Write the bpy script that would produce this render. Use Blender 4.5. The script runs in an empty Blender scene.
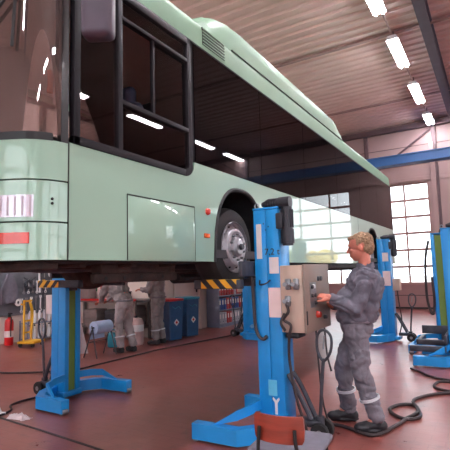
import bpy, bmesh, math, random
from mathutils import Vector, Matrix, noise
random.seed(7)
C = bpy.context.scene.collection
PI = math.pi
V = Vector

# ------------------------------------------------------------------ materials
def lin(c):
    return tuple(((x / 255) / 12.92 if x / 255 <= .04045 else ((x / 255 + .055) / 1.055) ** 2.4) for x in c) + (1.0,)

def mat(name, col, rough=.5, metal=0., var=.12, vscale=6., bump=0., bscale=30., coat=0., spec=.5, emit=None, estr=0., stretch=None, coat_ior=1.5):
    m = bpy.data.materials.new(name); m.use_nodes = True
    nt = m.node_tree; N = nt.nodes; L = nt.links
    b = N['Principled BSDF']
    b.inputs['Roughness'].default_value = rough
    b.inputs['Metallic'].default_value = metal
    b.inputs['Specular IOR Level'].default_value = spec
    b.inputs['Coat Weight'].default_value = coat
    b.inputs['Coat Roughness'].default_value = .03; b.inputs['Coat IOR'].default_value = coat_ior
    c = lin(col)
    tc = N.new('ShaderNodeTexCoord')
    mp = N.new('ShaderNodeMapping'); L.new(tc.outputs['Object'], mp.inputs[0])
    if stretch: mp.inputs['Scale'].default_value = stretch
    n = N.new('ShaderNodeTexNoise'); n.inputs['Scale'].default_value = vscale; n.inputs['Detail'].default_value = 5
    L.new(mp.outputs[0], n.inputs[0])
    r = N.new('ShaderNodeValToRGB')
    r.color_ramp.elements[0].position = .3; r.color_ramp.elements[1].position = .7
    r.color_ramp.elements[0].color = tuple(x * (1 - var) for x in c[:3]) + (1,)
    r.color_ramp.elements[1].color = tuple(min(1, x * (1 + var)) for x in c[:3]) + (1,)
    L.new(n.outputs[0], r.inputs[0]); L.new(r.outputs[0], b.inputs['Base Color'])
    if bump:
        n2 = N.new('ShaderNodeTexNoise'); n2.inputs['Scale'].default_value = bscale; n2.inputs['Detail'].default_value = 4
        L.new(mp.outputs[0], n2.inputs[0])
        bp = N.new('ShaderNodeBump'); bp.inputs['Strength'].default_value = bump; bp.inputs['Distance'].default_value = .02
        L.new(n2.outputs[0], bp.inputs['Height']); L.new(bp.outputs[0], b.inputs['Normal'])
    if emit:
        b.inputs['Emission Color'].default_value = lin(emit); b.inputs['Emission Strength'].default_value = estr
    return m

def glass(name, tint, refl_rough=.02, ior=1.5, body=None, bodyfac=0., gl=1.):
    m = bpy.data.materials.new(name); m.use_nodes = True
    nt = m.node_tree; N = nt.nodes; L = nt.links
    for x in list(N): N.remove(x)
    out = N.new('ShaderNodeOutputMaterial')
    t = N.new('ShaderNodeBsdfTransparent'); t.inputs[0].default_value = lin(tint)
    g = N.new('ShaderNodeBsdfGlossy'); g.inputs['Roughness'].default_value = refl_rough; g.inputs[0].default_value = (gl, gl, gl, 1)
    f = N.new('ShaderNodeFresnel'); f.inputs[0].default_value = ior
    mx = N.new('ShaderNodeMixShader')
    src = t
    if body:
        d = N.new('ShaderNodeBsdfDiffuse'); d.inputs[0].default_value = lin(body)
        m2 = N.new('ShaderNodeMixShader'); m2.inputs[0].default_value = bodyfac
        L.new(t.outputs[0], m2.inputs[1]); L.new(d.outputs[0], m2.inputs[2]); src = m2
    L.new(f.outputs[0], mx.inputs[0]); L.new(src.outputs[0], mx.inputs[1]); L.new(g.outputs[0], mx.inputs[2])
    L.new(mx.outputs[0], out.inputs[0])
    return m

M = {}
M['busgreen'] = mat('bus_paint', (150, 184, 162), .34, 0, .03, 2, coat=1., bump=.012, bscale=1.3, coat_ior=1.5)
M['busgreen_dimmed'] = mat('bus_paint_dimmed', (120, 152, 126), .5, 0, .05, 2, coat=.05, spec=.3)  # same bus green, darkened in colour to offset strong lamp light on the roof
M['black'] = mat('black_rubber', (26, 24, 26), .6, 0, .2, 12, bump=.1)
M['blackgloss'] = mat('black_gloss', (20, 18, 21), .3, 0, .1, 5, coat=.1)
M['frame'] = mat('dark_frame', (28, 23, 28), .55, 0, .1, 5, spec=.2)
M['seam'] = mat('seam_shadow_gap', (40, 46, 42), .7)
M['under'] = mat('underbody_grime', (58, 40, 36), .7, .1, .5, 7, bump=.6, bscale=14)
M['under_dark'] = mat('underbody_dark', (34, 30, 32), .7, 0, .4, 7, bump=.5, bscale=12)
M['tyre'] = mat('tyre_rubber', (34, 31, 33), .7, 0, .2, 20, bump=.2, bscale=60)
M['rusttyre'] = mat('dusty_rubber', (72, 48, 42), .8, 0, .3, 9, bump=.3)
M['alu'] = mat('polished_rim', (190, 188, 194), .42, .65, .15, 9)
M['steel'] = mat('steel', (150, 150, 155), .4, .8, .15, 14)
M['darksteel'] = mat('dark_steel', (72, 72, 80), .45, .5, .25, 12, bump=.1)
M['blue'] = mat('lift_blue_paint', (22, 142, 214), .38, 0, .07, 5, coat=.25, bump=.02, bscale=8)
M['bluedark'] = mat('lift_blue_slot', (20, 84, 140), .5, 0, .1, 5)
M['green'] = mat('olive_strip', (110, 134, 60), .6, 0, .2, 4, stretch=(1, 1, .3))
M['yellow'] = mat('yellow_paint', (226, 172, 40), .45, 0, .15, 9)
M['cabinet'] = mat('cabinet_beige', (198, 172, 156), .5, 0, .06, 4)
M['cabinet_door'] = mat('cabinet_grey', (140, 122, 112), .5, 0, .08, 4)
M['plastic_dark'] = mat('dark_plastic', (46, 46, 52), .4, 0, .1, 9)
M['motor'] = mat('motor_black', (48, 46, 54), .4, .2, .2, 18, bump=.1)
M['white'] = mat('white_plastic', (232, 230, 234), .5, 0, .05, 6)
M['paper'] = mat('paper', (226, 214, 214), .8, 0, .05, 9)
M['pinkpaper'] = mat('pale_label', (236, 208, 206), .7, 0, .05, 9)
M['lightblue'] = mat('light_blue_label', (96, 190, 226), .6)
M['red'] = mat('red_paint', (196, 30, 34), .35, 0, .1, 7, coat=.3)
M['orange'] = mat('orange_lens', (236, 96, 30), .25, 0, .1, 9, coat=.6)
M['redlens'] = mat('red_lens', (206, 48, 30), .25, 0, .1, 9, coat=.6)
M['plywood'] = mat('orange_plywood', (140, 56, 40), .35, 0, .25, 5, coat=.3, stretch=(1, 1, 6))
M['greyseat'] = mat('grey_seat', (104, 100, 112), .6, 0, .1, 20)
M['coverall'] = mat('grey_coverall', (104, 101, 113), .9, 0, .16, 7, bump=1.3, bscale=9)
M['trouser'] = mat('grey_trousers', (118, 113, 122), .9, 0, .30, 3.5, bump=1.3, bscale=8)
M['trouser_light'] = mat('light_grey_trousers', (166, 154, 156), .9, 0, .2, 7, bump=1.0, bscale=9)
M['worker_grey'] = mat('dusty_grey_cloth', (142, 134, 136), .9, 0, .2, 7, bump=1.0, bscale=9)
M['reflect'] = mat('reflective_tape', (220, 222, 228), .4, .1, .05, 9)
M['skin'] = mat('skin', (200, 120, 100), .5, 0, .08, 14)
M['hair'] = mat('sandy_hair', (164, 132, 104), .8, 0, .35, 60, bump=.8, bscale=120)
M['shoe'] = mat('black_shoe', (34, 32, 38), .5, 0, .2, 16, bump=.15)
M['cable'] = mat('cable_rubber', (50, 38, 40), .55, 0, .1, 9)
M['wall'] = mat('wall_plaster', (222, 204, 196), .8, 0, .06, 1.2, bump=.03)
M['wallpanel'] = mat('wall_sheet', (168, 140, 138), .6, 0, .05, 1.)
M['panelseam'] = mat('panel_seam', (112, 92, 92), .7)
M['doorwhite'] = mat('door_cream', (214, 194, 188), .5, 0, .04, 2)
M['bluebin'] = mat('dark_blue_bin', (34, 78, 120), .4, 0, .15, 8, coat=.2)
M['teal'] = mat('teal_plastic', (34, 128, 150), .4, 0, .1, 8)
M['pinkwhite'] = mat('dusty_white_plastic', (204, 172, 172), .5, 0, .15, 6)
M['shelfgrey'] = mat('shelf_grey', (120, 122, 142), .5, .1, .1, 6)
M['binderred'] = mat('binder_red', (176, 34, 44), .5)
M['binderblue'] = mat('binder_blue', (34, 66, 140), .5)
M['bindergrey'] = mat('binder_grey', (170, 168, 180), .6)
M['beamblue'] = mat('crane_blue', (30, 84, 140), .5, 0, .08, 4)
M['beamgrey'] = mat('roof_beam_grey', (92, 88, 104), .55, .1, .1, 4)
M['conduit'] = mat('dark_steelwork', (96, 76, 80), .6, .1, .1, 6)
M['purlin'] = mat('ceiling_joint', (160, 132, 128), .5)
M['winframe'] = mat('window_frame', (166, 128, 122), .5, 0, .05, 4)
M['doorpanel'] = mat('sectional_door_panel', (150, 112, 110), .5, 0, .06, 4)
M['outground'] = mat('outdoor_paving', (200, 196, 190), .8, 0, .08, .5)
M['outyellow'] = mat('autumn_leaves', (230, 190, 80), .9, 0, .3, 2)
M['outgreen'] = mat('outdoor_shrub', (150, 170, 100), .9, 0, .3, 2)
M['bench'] = mat('bench_grey', (122, 108, 106), .6, 0, .15, 6)
M['lamp'] = mat('lamp_tube', (255, 246, 240), .5, emit=(246, 244, 250), estr=46.)
M['lens_rib'] = mat('lens_rib', (176, 158, 168), .3)
M['lamp_head'] = mat('headlamp_reflector', (206, 196, 206), .25, .4, .1, 30, coat=1)
M['businterior'] = mat('bus_interior_panel', (226, 212, 208), .6, 0, .05, 3)
M['busfloor'] = mat('bus_floor', (70, 66, 70), .7)
M['busseat'] = mat('bus_seat_fabric', (52, 54, 76), .85, 0, .2, 16)
M['greencan'] = mat('poster_green', (52, 128, 84), .6)
M['cloth_white'] = mat('white_cloth', (220, 206, 208), .9, 0, .08, 8, bump=.6, bscale=9)
M['rollblue'] = mat('blue_paper_roll', (170, 190, 224), .8, 0, .05, 12)
M['windshield'] = glass('windshield_glass', (236, 228, 226), .01, 2.1, (196, 162, 152), .16)  # pale brown diffuse share put in to stand for light reflected in the pane
M['sideglass'] = glass('tinted_side_glass', (168, 156, 156), .012, 1.36, (30, 24, 26), .25, .7)
M['driverglass'] = glass('driver_window_glass', (214, 208, 208), .01, 1.4)
M['clearglass'] = glass('clear_glass', (246, 248, 250), .01, 1.35)

def hazard():
    m = bpy.data.materials.new('hazard_stripes'); m.use_nodes = True
    nt = m.node_tree; N = nt.nodes; L = nt.links; b = N['Principled BSDF']; b.inputs['Roughness'].default_value = .5
    tc = N.new('ShaderNodeTexCoord'); sp = N.new('ShaderNodeSeparateXYZ'); L.new(tc.outputs['Object'], sp.inputs[0])
    a = N.new('ShaderNodeMath'); a.operation = 'ADD'; L.new(sp.outputs[0], a.inputs[0])
    k = N.new('ShaderNodeMath'); k.operation = 'MULTIPLY'; k.inputs[1].default_value = -1.0; L.new(sp.outputs[2], k.inputs[0]); L.new(k.outputs[0], a.inputs[1])
    q = N.new('ShaderNodeMath'); q.operation = 'MULTIPLY'; q.inputs[1].default_value = 7.2; L.new(a.outputs[0], q.inputs[0])
    fr = N.new('ShaderNodeMath'); fr.operation = 'FRACT'; L.new(q.outputs[0], fr.inputs[0])
    gt = N.new('ShaderNodeMath'); gt.operation = 'GREATER_THAN'; gt.inputs[1].default_value = .5; L.new(fr.outputs[0], gt.inputs[0])
    mx = N.new('ShaderNodeMix'); mx.data_type = 'RGBA'; L.new(gt.outputs[0], mx.inputs[0])
    mx.inputs[6].default_value = lin((232, 168, 40)); mx.inputs[7].default_value = lin((38, 34, 40))
    L.new(mx.outputs[2], b.inputs['Base Color'])
    return m
M['hazard'] = hazard()

def floor_mat():
    m = bpy.data.materials.new('red_brown_floor'); m.use_nodes = True
    nt = m.node_tree; N = nt.nodes; L = nt.links; b = N['Principled BSDF']
    tc = N.new('ShaderNodeTexCoord')
    n = N.new('ShaderNodeTexNoise'); n.inputs['Scale'].default_value = .8; n.inputs['Detail'].default_value = 8; L.new(tc.outputs['Object'], n.inputs[0])
    r = N.new('ShaderNodeValToRGB'); L.new(n.outputs[0], r.inputs[0])
    r.color_ramp.elements[0].position = .3; r.color_ramp.elements[0].color = lin((126, 68, 62))
    r.color_ramp.elements[1].position = .75; r.color_ramp.elements[1].color = lin((150, 84, 77))
    # small tiles: faint joints
    br = N.new('ShaderNodeTexBrick'); br.inputs['Scale'].default_value = 1.; L.new(tc.outputs['Object'], br.inputs[0])
    br.inputs['Brick Width'].default_value = .24; br.inputs['Row Height'].default_value = .12; br.inputs['Mortar Size'].default_value = .004
    br.inputs['Color1'].default_value = (1, 1, 1, 1); br.inputs['Color2'].default_value = (.93, .93, .93, 1); br.inputs['Mortar'].default_value = (.78, .78, .78, 1)
    mx = N.new('ShaderNodeMix'); mx.data_type = 'RGBA'; mx.blend_type = 'MULTIPLY'; mx.inputs[0].default_value = 1
    L.new(r.outputs[0], mx.inputs[6]); L.new(br.outputs[0], mx.inputs[7])
    # scattered dark marks
    n3 = N.new('ShaderNodeTexNoise'); n3.inputs['Scale'].default_value = 3.5; n3.inputs['Detail'].default_value = 9; n3.inputs['Roughness'].default_value = .7
    L.new(tc.outputs['Object'], n3.inputs[0])
    r3 = N.new('ShaderNodeValToRGB'); L.new(n3.outputs[0], r3.inputs[0])
    r3.color_ramp.elements[0].position = .36; r3.color_ramp.elements[0].color = (.72, .7, .72, 1)
    r3.color_ramp.elements[1].position = .46; r3.color_ramp.elements[1].color = (1, 1, 1, 1)
    m3 = N.new('ShaderNodeMix'); m3.data_type = 'RGBA'; m3.blend_type = 'MULTIPLY'; m3.inputs[0].default_value = 1
    L.new(mx.outputs[2], m3.inputs[6]); L.new(r3.outputs[0], m3.inputs[7]); L.new(m3.outputs[2], b.inputs['Base Color'])
    rr = N.new('ShaderNodeMapRange'); rr.inputs[3].default_value = .2; rr.inputs[4].default_value = .42
    L.new(n3.outputs[0], rr.inputs[0]); L.new(rr.outputs[0], b.inputs['Roughness'])
    b.inputs['Specular IOR Level'].default_value = .55
    bp = N.new('ShaderNodeBump'); bp.inputs['Strength'].default_value = .12; bp.inputs['Distance'].default_value = .01
    n4 = N.new('ShaderNodeTexNoise'); n4.inputs['Scale'].default_value = 9; L.new(tc.outputs['Object'], n4.inputs[0])
    L.new(n4.outputs[0], bp.inputs['Height']); L.new(bp.outputs[0], b.inputs['Normal'])
    return m
M['floor'] = floor_mat()

def ceil_mat():
    m = mat('ceiling_sheet', (216, 188, 182), .36, .0, .06, 1.5)
    return m
M['ceiling'] = ceil_mat()

# ------------------------------------------------------------------ mesh helpers
class MB:
    def __init__(s): s.bm = bmesh.new()
    def _xf(s, vs, loc, rot):
        m = Matrix.Translation(V(loc))
        if rot is not None: m = m @ (rot if isinstance(rot, Matrix) else Matrix.Rotation(rot, 4, 'Z'))
        bmesh.ops.transform(s.bm, matrix=m, verts=vs)
    def box(s, loc, size, bev=0., rot=None, seg=2):
        r = bmesh.ops.create_cube(s.bm, size=1.)['verts']
        bmesh.ops.scale(s.bm, vec=V(size), verts=r)
        if bev:
            es = list({e for v in r for e in v.link_edges})
            g = bmesh.ops.bevel(s.bm, geom=es, offset=min(bev, min(size) * .45), segments=seg, affect='EDGES', profile=.5)
            r = list({v for f in g['faces'] for v in f.verts} | {v for v in r if v.is_valid})
        s._xf(r, loc, rot); return s
    def span(s, a, b, bev=0.):
        a = V(a); b = V(b)
        return s.box((a + b) / 2, [abs(b[i] - a[i]) for i in range(3)], bev)
    def cyl(s, a, b, r, r2=None, n=20, caps=True):
        a = V(a); b = V(b); d = b - a
        g = bmesh.ops.create_cone(s.bm, cap_ends=caps, segments=n, radius1=r, radius2=r if r2 is None else r2, depth=d.length)['verts']
        m = Matrix.Translation((a + b) / 2) @ d.to_track_quat('Z', 'Y').to_matrix().to_4x4()
        bmesh.ops.transform(s.bm, matrix=m, verts=g); return s
    def ball(s, c, r, rot=None, seg=16, rings=10):
        r = (r, r, r) if not hasattr(r, '__len__') else r
        nv = s.bm.verts.new; nf = s.bm.faces.new
        top = nv((0, 0, 1)); bot = nv((0, 0, -1)); R = []
        for i in range(1, rings):
            a = PI * i / rings; R.append([nv((math.sin(a) * math.cos(2 * PI * j / seg), math.sin(a) * math.sin(2 * PI * j / seg), math.cos(a))) for j in range(seg)])
        for j in range(seg):
            k = (j + 1) % seg; nf((top, R[0][j], R[0][k])); nf((bot, R[-1][k], R[-1][j]))
            for A, B in zip(R, R[1:]): nf((A[j], B[j], B[k], A[k]))
        g = [top, bot] + [v for A in R for v in A]
        bmesh.ops.scale(s.bm, vec=V(r), verts=g); s._xf(g, c, rot); return s
    def cone2(s, a, b, ra, rb, n=16):      # rounded tapered limb
        a = V(a); b = V(b)
        s.ball(a, ra); s.ball(b, rb); s.cyl(a, b, ra, rb, n); return s
    def tube(s, pts, r, n=8, smooth=True, closed=False):
        P = [V(p) for p in pts]
        if smooth: P = spline(P, closed)
        T = []
        k = len(P)
        for i in range(k):
            a = P[i - 1] if (i > 0 or closed) else P[i]
            b = P[(i + 1) % k] if (i < k - 1 or closed) else P[i]
            T.append((b - a).normalized())
        up = V((0, 0, 1)) if abs(T[0].z) < .9 else V((1, 0, 0))
        rings = []
        for p, t in zip(P, T):
            u = up - t * up.dot(t)
            u = u.normalized() if u.length > 1e-4 else t.orthogonal().normalized()
            up = u; w = t.cross(u)
            rings.append([s.bm.verts.new(p + (u * math.cos(2 * PI * j / n) + w * math.sin(2 * PI * j / n)) * r) for j in range(n)])
        for i in range(k - (0 if closed else 1)):
            A = rings[i]; B = rings[(i + 1) % k]
            for j in range(n): s.bm.faces.new((A[j], A[(j + 1) % n], B[(j + 1) % n], B[j]))
        if not closed:
            s.bm.faces.new(rings[0][::-1]); s.bm.faces.new(rings[-1])
        return s
    def lathe(s, prof, c=(0, 0, 0), n=28, axis=None, cap=True):
        rings = []
        for r, z in prof: rings.append([s.bm.verts.new((r * math.cos(2 * PI * j / n), r * math.sin(2 * PI * j / n), z)) for j in range(n)])
        for A, B in zip(rings, rings[1:]):
            for j in range(n): s.bm.faces.new((A[j], A[(j + 1) % n], B[(j + 1) % n], B[j]))
        if cap:
            if prof[0][0] > 1e-4: s.bm.faces.new(rings[0][::-1])
            if prof[-1][0] > 1e-4: s.bm.faces.new(rings[-1])
        vs = [v for R in rings for v in R]
        m = Matrix.Translation(V(c))
        if axis is not None: m = m @ V(axis).to_track_quat('Z', 'Y').to_matrix().to_4x4()
        bmesh.ops.transform(s.bm, matrix=m, verts=vs); return s
    def prism(s, poly, h, M4=None, bev=0.):      # poly in xy, extruded 0..h along z, then M4
        bot = [s.bm.verts.new((x, y, 0)) for x, y in poly]; top = [s.bm.verts.new((x, y, h)) for x, y in poly]
        s.bm.faces.new(bot[::-1]); s.bm.faces.new(top); k = len(poly)
        for i in range(k): s.bm.faces.new((bot[i], bot[(i + 1) % k], top[(i + 1) % k], top[i]))
        if M4 is not None: bmesh.ops.transform(s.bm, matrix=M4, verts=bot + top)
        return s
    def grid(s, rows, closed_u=False):
        R = [[s.bm.verts.new(p) for p in r] for r in rows]
        for A, B in zip(R, R[1:]):
            k = len(A)
            for j in range(k if closed_u else k - 1): s.bm.faces.new((A[j], A[(j + 1) % k], B[(j + 1) % k], B[j]))
        return R
    def sheet(s, front, back):                   # two matching grids closed into a solid
        A = s.grid(front); B = s.grid([list(r)[::1] for r in back])
        h = len(A); w = len(A[0])
        for f in list(s.bm.faces)[-(h - 1) * (w - 1):]: f.normal_flip()
        for i in range(h - 1):
            s.bm.faces.new((A[i][0], A[i + 1][0], B[i + 1][0], B[i][0])); s.bm.faces.new((A[i][-1], B[i][-1], B[i + 1][-1], A[i + 1][-1]))
        for j in range(w - 1):
            s.bm.faces.new((A[0][j], B[0][j], B[0][j + 1], A[0][j + 1])); s.bm.faces.new((A[-1][j], A[-1][j + 1], B[-1][j + 1], B[-1][j]))
        return s
    def build(s, name, m, parent=None, loc=None, smooth=35, world=False):
        bmesh.ops.recalc_face_normals(s.bm, faces=s.bm.faces)
        me = bpy.data.meshes.new(name); s.bm.to_mesh(me); s.bm.free()
        if smooth:
            me.polygons.foreach_set('use_smooth', [True] * len(me.polygons))
            me.set_sharp_from_angle(angle=math.radians(smooth))
        me.materials.append(m)
        o = bpy.data.objects.new(name, me); C.objects.link(o)
        if parent is not None: o.parent = parent
        if loc is not None: o.location = loc
        return o

def spline(P, closed=False, sub=6):
    out = []; k = len(P)
    if k < 3: return P
    rng = range(k if closed else k - 1)
    for i in rng:
        p0 = P[(i - 1) % k] if (i > 0 or closed) else P[i] * 2 - P[i + 1]
        p1 = P[i]; p2 = P[(i + 1) % k]
        p3 = P[(i + 2) % k] if (i + 2 < k or closed) else p2 * 2 - p1
        for j in range(sub):
            t = j / sub
            out.append(.5 * ((2 * p1) + (p2 - p0) * t + (2 * p0 - 5 * p1 + 4 * p2 - p3) * t * t + (-p0 + 3 * p1 - 3 * p2 + p3) * t ** 3))
    if not closed: out.append(P[-1])
    return out

def empty(name, label=None, cat=None, loc=(0, 0, 0), rz=0., group=None):
    o = bpy.data.objects.new(name, None); C.objects.link(o); o.location = loc; o.rotation_euler = (0, 0, rz)
    o.empty_display_size = .1
    return tag(o, label, cat, group)
def tag(o, label=None, cat=None, group=None, kind=None):
    if label: o['label'] = label
    if cat: o['category'] = cat
    if group: o['group'] = group
    if kind: o['kind'] = kind
    return o
def struct(o): o['kind'] = 'structure'; return o
def kids(o): return [c for c in C.objects if c.parent == o]
def copy_tree(o, parent=None):
    c = o.copy(); C.objects.link(c)
    if parent is not None: c.parent = parent
    for ch in kids(o): copy_tree(ch, c)
    return c
def text_part(name, s, size, m, parent, M4, extr=.001):
    cu = bpy.data.curves.new(name, 'FONT'); cu.body = s; cu.size = size; cu.extrude = extr; cu.align_x = 'LEFT'
    t = bpy.data.objects.new('tmp_text', cu); C.objects.link(t)
    dg = bpy.context.evaluated_depsgraph_get()
    me = bpy.data.meshes.new_from_object(t.evaluated_get(dg)); me.transform(M4); me.materials.clear(); me.materials.append(m)
    bpy.data.objects.remove(t); bpy.data.curves.remove(cu)
    o = bpy.data.objects.new(name, me); C.objects.link(o); o.parent = parent
    return o
def bake(o, mods):
    """apply the modifiers on a mesh object in place"""
    for kind, kw in mods:
        md = o.modifiers.new(kind, kind)
        for k, v in kw.items(): setattr(md, k, v)
    dg = bpy.context.evaluated_depsgraph_get(); dg.update()
    me = bpy.data.meshes.new_from_object(o.evaluated_get(dg))
    me.polygons.foreach_set('use_smooth', [True] * len(me.polygons))
    mats = list(o.data.materials); o.modifiers.clear(); o.data = me
    me.materials.clear()
    for m in mats: me.materials.append(m)
    return o
def wrinkle(o, amp, sc, zs=1.):
    """push vertices along their normals by smooth noise (cloth folds)"""
    me = o.data
    nn = [V(x.vector) for x in me.vertex_normals]; out = []
    for v, nv in zip(me.vertices, nn):
        p = v.co
        q = V((p.x * sc, p.y * sc, p.z * sc * zs))
        out.extend(p + nv * (noise.noise(q) * amp + noise.noise(q * 2.3) * amp * .5))
    me.vertices.foreach_set('co', out); me.update()

def ridge(o, amp, sc):
    """sharp folded creases"""
    me = o.data
    nn = [V(x.vector) for x in me.vertex_normals]; out = []
    for v, nv in zip(me.vertices, nn):
        p = v.co; w = noise.noise(p * 3) * .9
        a = 1 - min(1, abs(noise.noise(V((p.x * sc + w, p.y * sc, p.z * sc * 1.5 + w * 2)))) * 4)
        b_ = 1 - min(1, abs(noise.noise(V((p.x * sc * 1.7 + 9, p.y * sc * 1.7 - w, p.z * sc * 1.2 - w)))) * 4)
        out.extend(p - nv * (a * amp + b_ * amp * .6))
    me.vertices.foreach_set('co', out); me.update()

# ------------------------------------------------------------------ camera
H = 1.48; F = 445.
cY = V((271, -40, -F)).normalized(); cX = -V((-745, -69, -F)).normalized()
cX = (cX - cY * cX.dot(cY)).normalized(); cZ = cX.cross(cY)
Rm = Matrix((cX, cY, cZ))          # camera -> world
cam = bpy.data.cameras.new('camera'); co = bpy.data.objects.new('camera', cam); C.objects.link(co)
co.matrix_world = Matrix.Translation((0, 0, H)) @ Rm.to_4x4()
cam.sensor_width = 36; cam.lens = F / 450 * 36; cam.clip_start = .05; cam.clip_end = 300
bpy.context.scene.camera = co

# ------------------------------------------------------------------ the setting
XL, XB, XR = -9.8, -6.95, 9.5      # deep left wall, stepped wall, right wall
YN, YF, HC = -6.5, 17.3, 6.8
b = MB(); b.box(((XL + XR) / 2, (YN + YF) / 2, -.1), (XR - XL + .6, YF - YN + .6, .2)); struct(b.build('floor', M['floor'], smooth=0))
# ceiling: trapezoid sheet, ribs running across the hall
b = MB(); pts = []; y = YN
while y < YF + .2:
    for dy, dz in ((0, 0), (.09, 0), (.13, .04), (.23, .04), (.27, 0)): pts.append((y + dy, HC + dz))
    y += .30
lo = [(XL - .1, a, z) for a, z in pts]; hi = [(XR + .1, a, z) for a, z in pts]
b.sheet([lo, hi], [[(x, a, z + .05) for x, a, z in lo], [(x, a, z + .05) for x, a, z in hi]])
struct(b.build('ceiling', M['ceiling'], smooth=0))
def wall(name, a, bb, m): q = MB(); q.span(a, bb); return struct(q.build(name, m, smooth=0))
# left walls
def wall_yz(name, x, t, y0, y1, z0, z1, holes, m):        # wall in the YZ plane with rectangular holes (y0,y1,z0,z1)
    q = MB(); ys = sorted({y0, y1} | {h[0] for h in holes} | {h[1] for h in holes})
    for a, c in zip(ys, ys[1:]):
        hs = [h for h in holes if h[0] <= a and h[1] >= c]
        if hs:
            if hs[0][2] > z0 + .01: q.span((x, a, z0), (x + t, c, hs[0][2]))
            q.span((x, a, hs[0][3]), (x + t, c, z1))
        else: q.span((x, a, z0), (x + t, c, z1))
    return struct(q.build(name, m, smooth=0))
def wall_xz(name, y, t, x0, x1, z0, z1, holes, m):
    q = MB(); xs = sorted({x0, x1} | {h[0] for h in holes} | {h[1] for h in holes})
    for a, c in zip(xs, xs[1:]):
        hs = [h for h in holes if h[0] <= a and h[1] >= c]
        if hs:
            if hs[0][2] > z0 + .01: q.span((a, y, z0), (c, y + t, hs[0][2]))
            q.span((a, y, hs[0][3]), (c, y + t, z1))
        else: q.span((a, y, z0), (c, y + t, z1))
    return struct(q.build(name, m, smooth=0))
wall('wall_left', (XL - .2, YN, 0), (XL, 8.3, HC + .1), M['wall'])
wall('wall_left_step', (XL - .2, 8.3, 0), (XB, 8.45, HC + .1), M['wall'])
wall_yz('wall_left_far', XB - .2, .2, 8.45, YF, 0, HC + .1, [(9.0, 10.08, 0, 2.1)], M['wall'])
wall_yz('wall_right', XR, .2, YN, YF, 0, HC + .1, [(y0, y0 + 4.2, 2.2 if y0 > 4 else 1.0, 4.6) for y0 in (-5.2, -.2, 4.8)], M['wallpanel'])
NB = [(-8.6, -4.4), (-3.2, 1.0), (2.4, 6.6)]
wall_xz('wall_near', YN - .2, .2, XL, XR, 0, HC + .1, [(a, c, 0, 4.55) for a, c in NB], M['wallpanel'])
BAYS = [(-6.08, -1.84), (.28, 4.52), (5.2, 9.3)]
wall_xz('wall_far', YF, .25, XL, XR, 0, HC + .1, [(a, c, 0, 4.55) for a, c in BAYS], M['wallpanel'])
# sectional doors in the far wall: glazed above, one solid panel at the bottom
for i, (a, c, yw) in enumerate([(a, c, YF + .1) for a, c in BAYS] + [(a, c, YN - .1) for a, c in NB]):
    r = struct(empty('door_%d' % (i + 1 + (i > 2))))
    r.location = ((a + c) / 2, yw, 0); w = c - a
    q = MB(); q.span((-w / 2, -.03, 0), (w / 2, .03, .9)); q.build('door_panel', M['doorpanel'], r, smooth=0)
    q = MB(); q.span((-w / 2, -.05, 0), (w / 2, .05, .06)); q.span((-w / 2, -.045, .47), (w / 2, .045, .49)); q.build('bottom_seal', M['black'], r, smooth=0)
    q = MB(); mx_ = [-w / 2, -w / 2 + .86, 0, w / 2 - .86, w / 2]
    for k in range(7): q.span((-w / 2, -.04, .90 + k * .607 - .04), (w / 2, .04, .90 + k * .607 + .045), .01)
    for k in range(5):
        x = mx_[k]; hw = .03 if 0 < k < 4 else .06
        q.span((x - hw, -.035, .9), (x + hw, .035, 4.55))
    q.build('door_frame', M['winframe'], r, smooth=0)
    q = MB(); q.span((-w / 2 + .03, -.004, .9), (w / 2 - .03, .004, 4.54)); q.build('glazing', M['clearglass'], r, smooth=0)
# windows of the right wall
for i, y0 in enumerate((-5.2, -.2, 4.8)):
    z0 = 2.2 if y0 > 4 else 1.0
    r = struct(empty('window_%d' % (i + 1))); r.location = (XR + .1, y0 + 2.1, 0)
    q = MB()
    for k in range(5): q.span((-.04, -2.1 + k * 1.05 - .035, z0), (.04, -2.1 + k * 1.05 + .035, 4.6))
    k = 0; z = z0
    while z <= 4.61: q.span((-.035, -2.1, z - .03), (.035, 2.1, z + .03)); z += (4.6 - z0) / 4
    q.build('window_frame', M['winframe'], r, smooth=0)
    q = MB(); q.span((-.004, -2.1, z0), (.004, 2.1, 4.6)); q.build('window_glass', M['clearglass'], r, smooth=0)
# cream door in the stepped wall
r = struct(empty('door_4')); r.location = (XB - .05, 9.54, 0)
q = MB(); q.span((-.03, -.53, .01), (.03, .53, 2.08), .004); q.build('door_leaf', M['doorwhite'], r)
q = MB(); q.span((.03, .40, .98), (.042, .46, 1.2), .004); q.tube([(.04, .43, 1.1), (.09, .43, 1.1), (.095, .38, 1.1), (.095, .31, 1.1)], .012); q.build('door_handle', M['black'], r)
q = MB(); q.span((-.02, -.6, 0), (.07, -.53, 2.15), .004); q.span((-.02, .53, 0), (.07, .6, 2.15), .004); q.span((-.02, -.6, 2.08), (.07, .6, 2.15), .004); q.build('door_frame', M['wall'], r)
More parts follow.
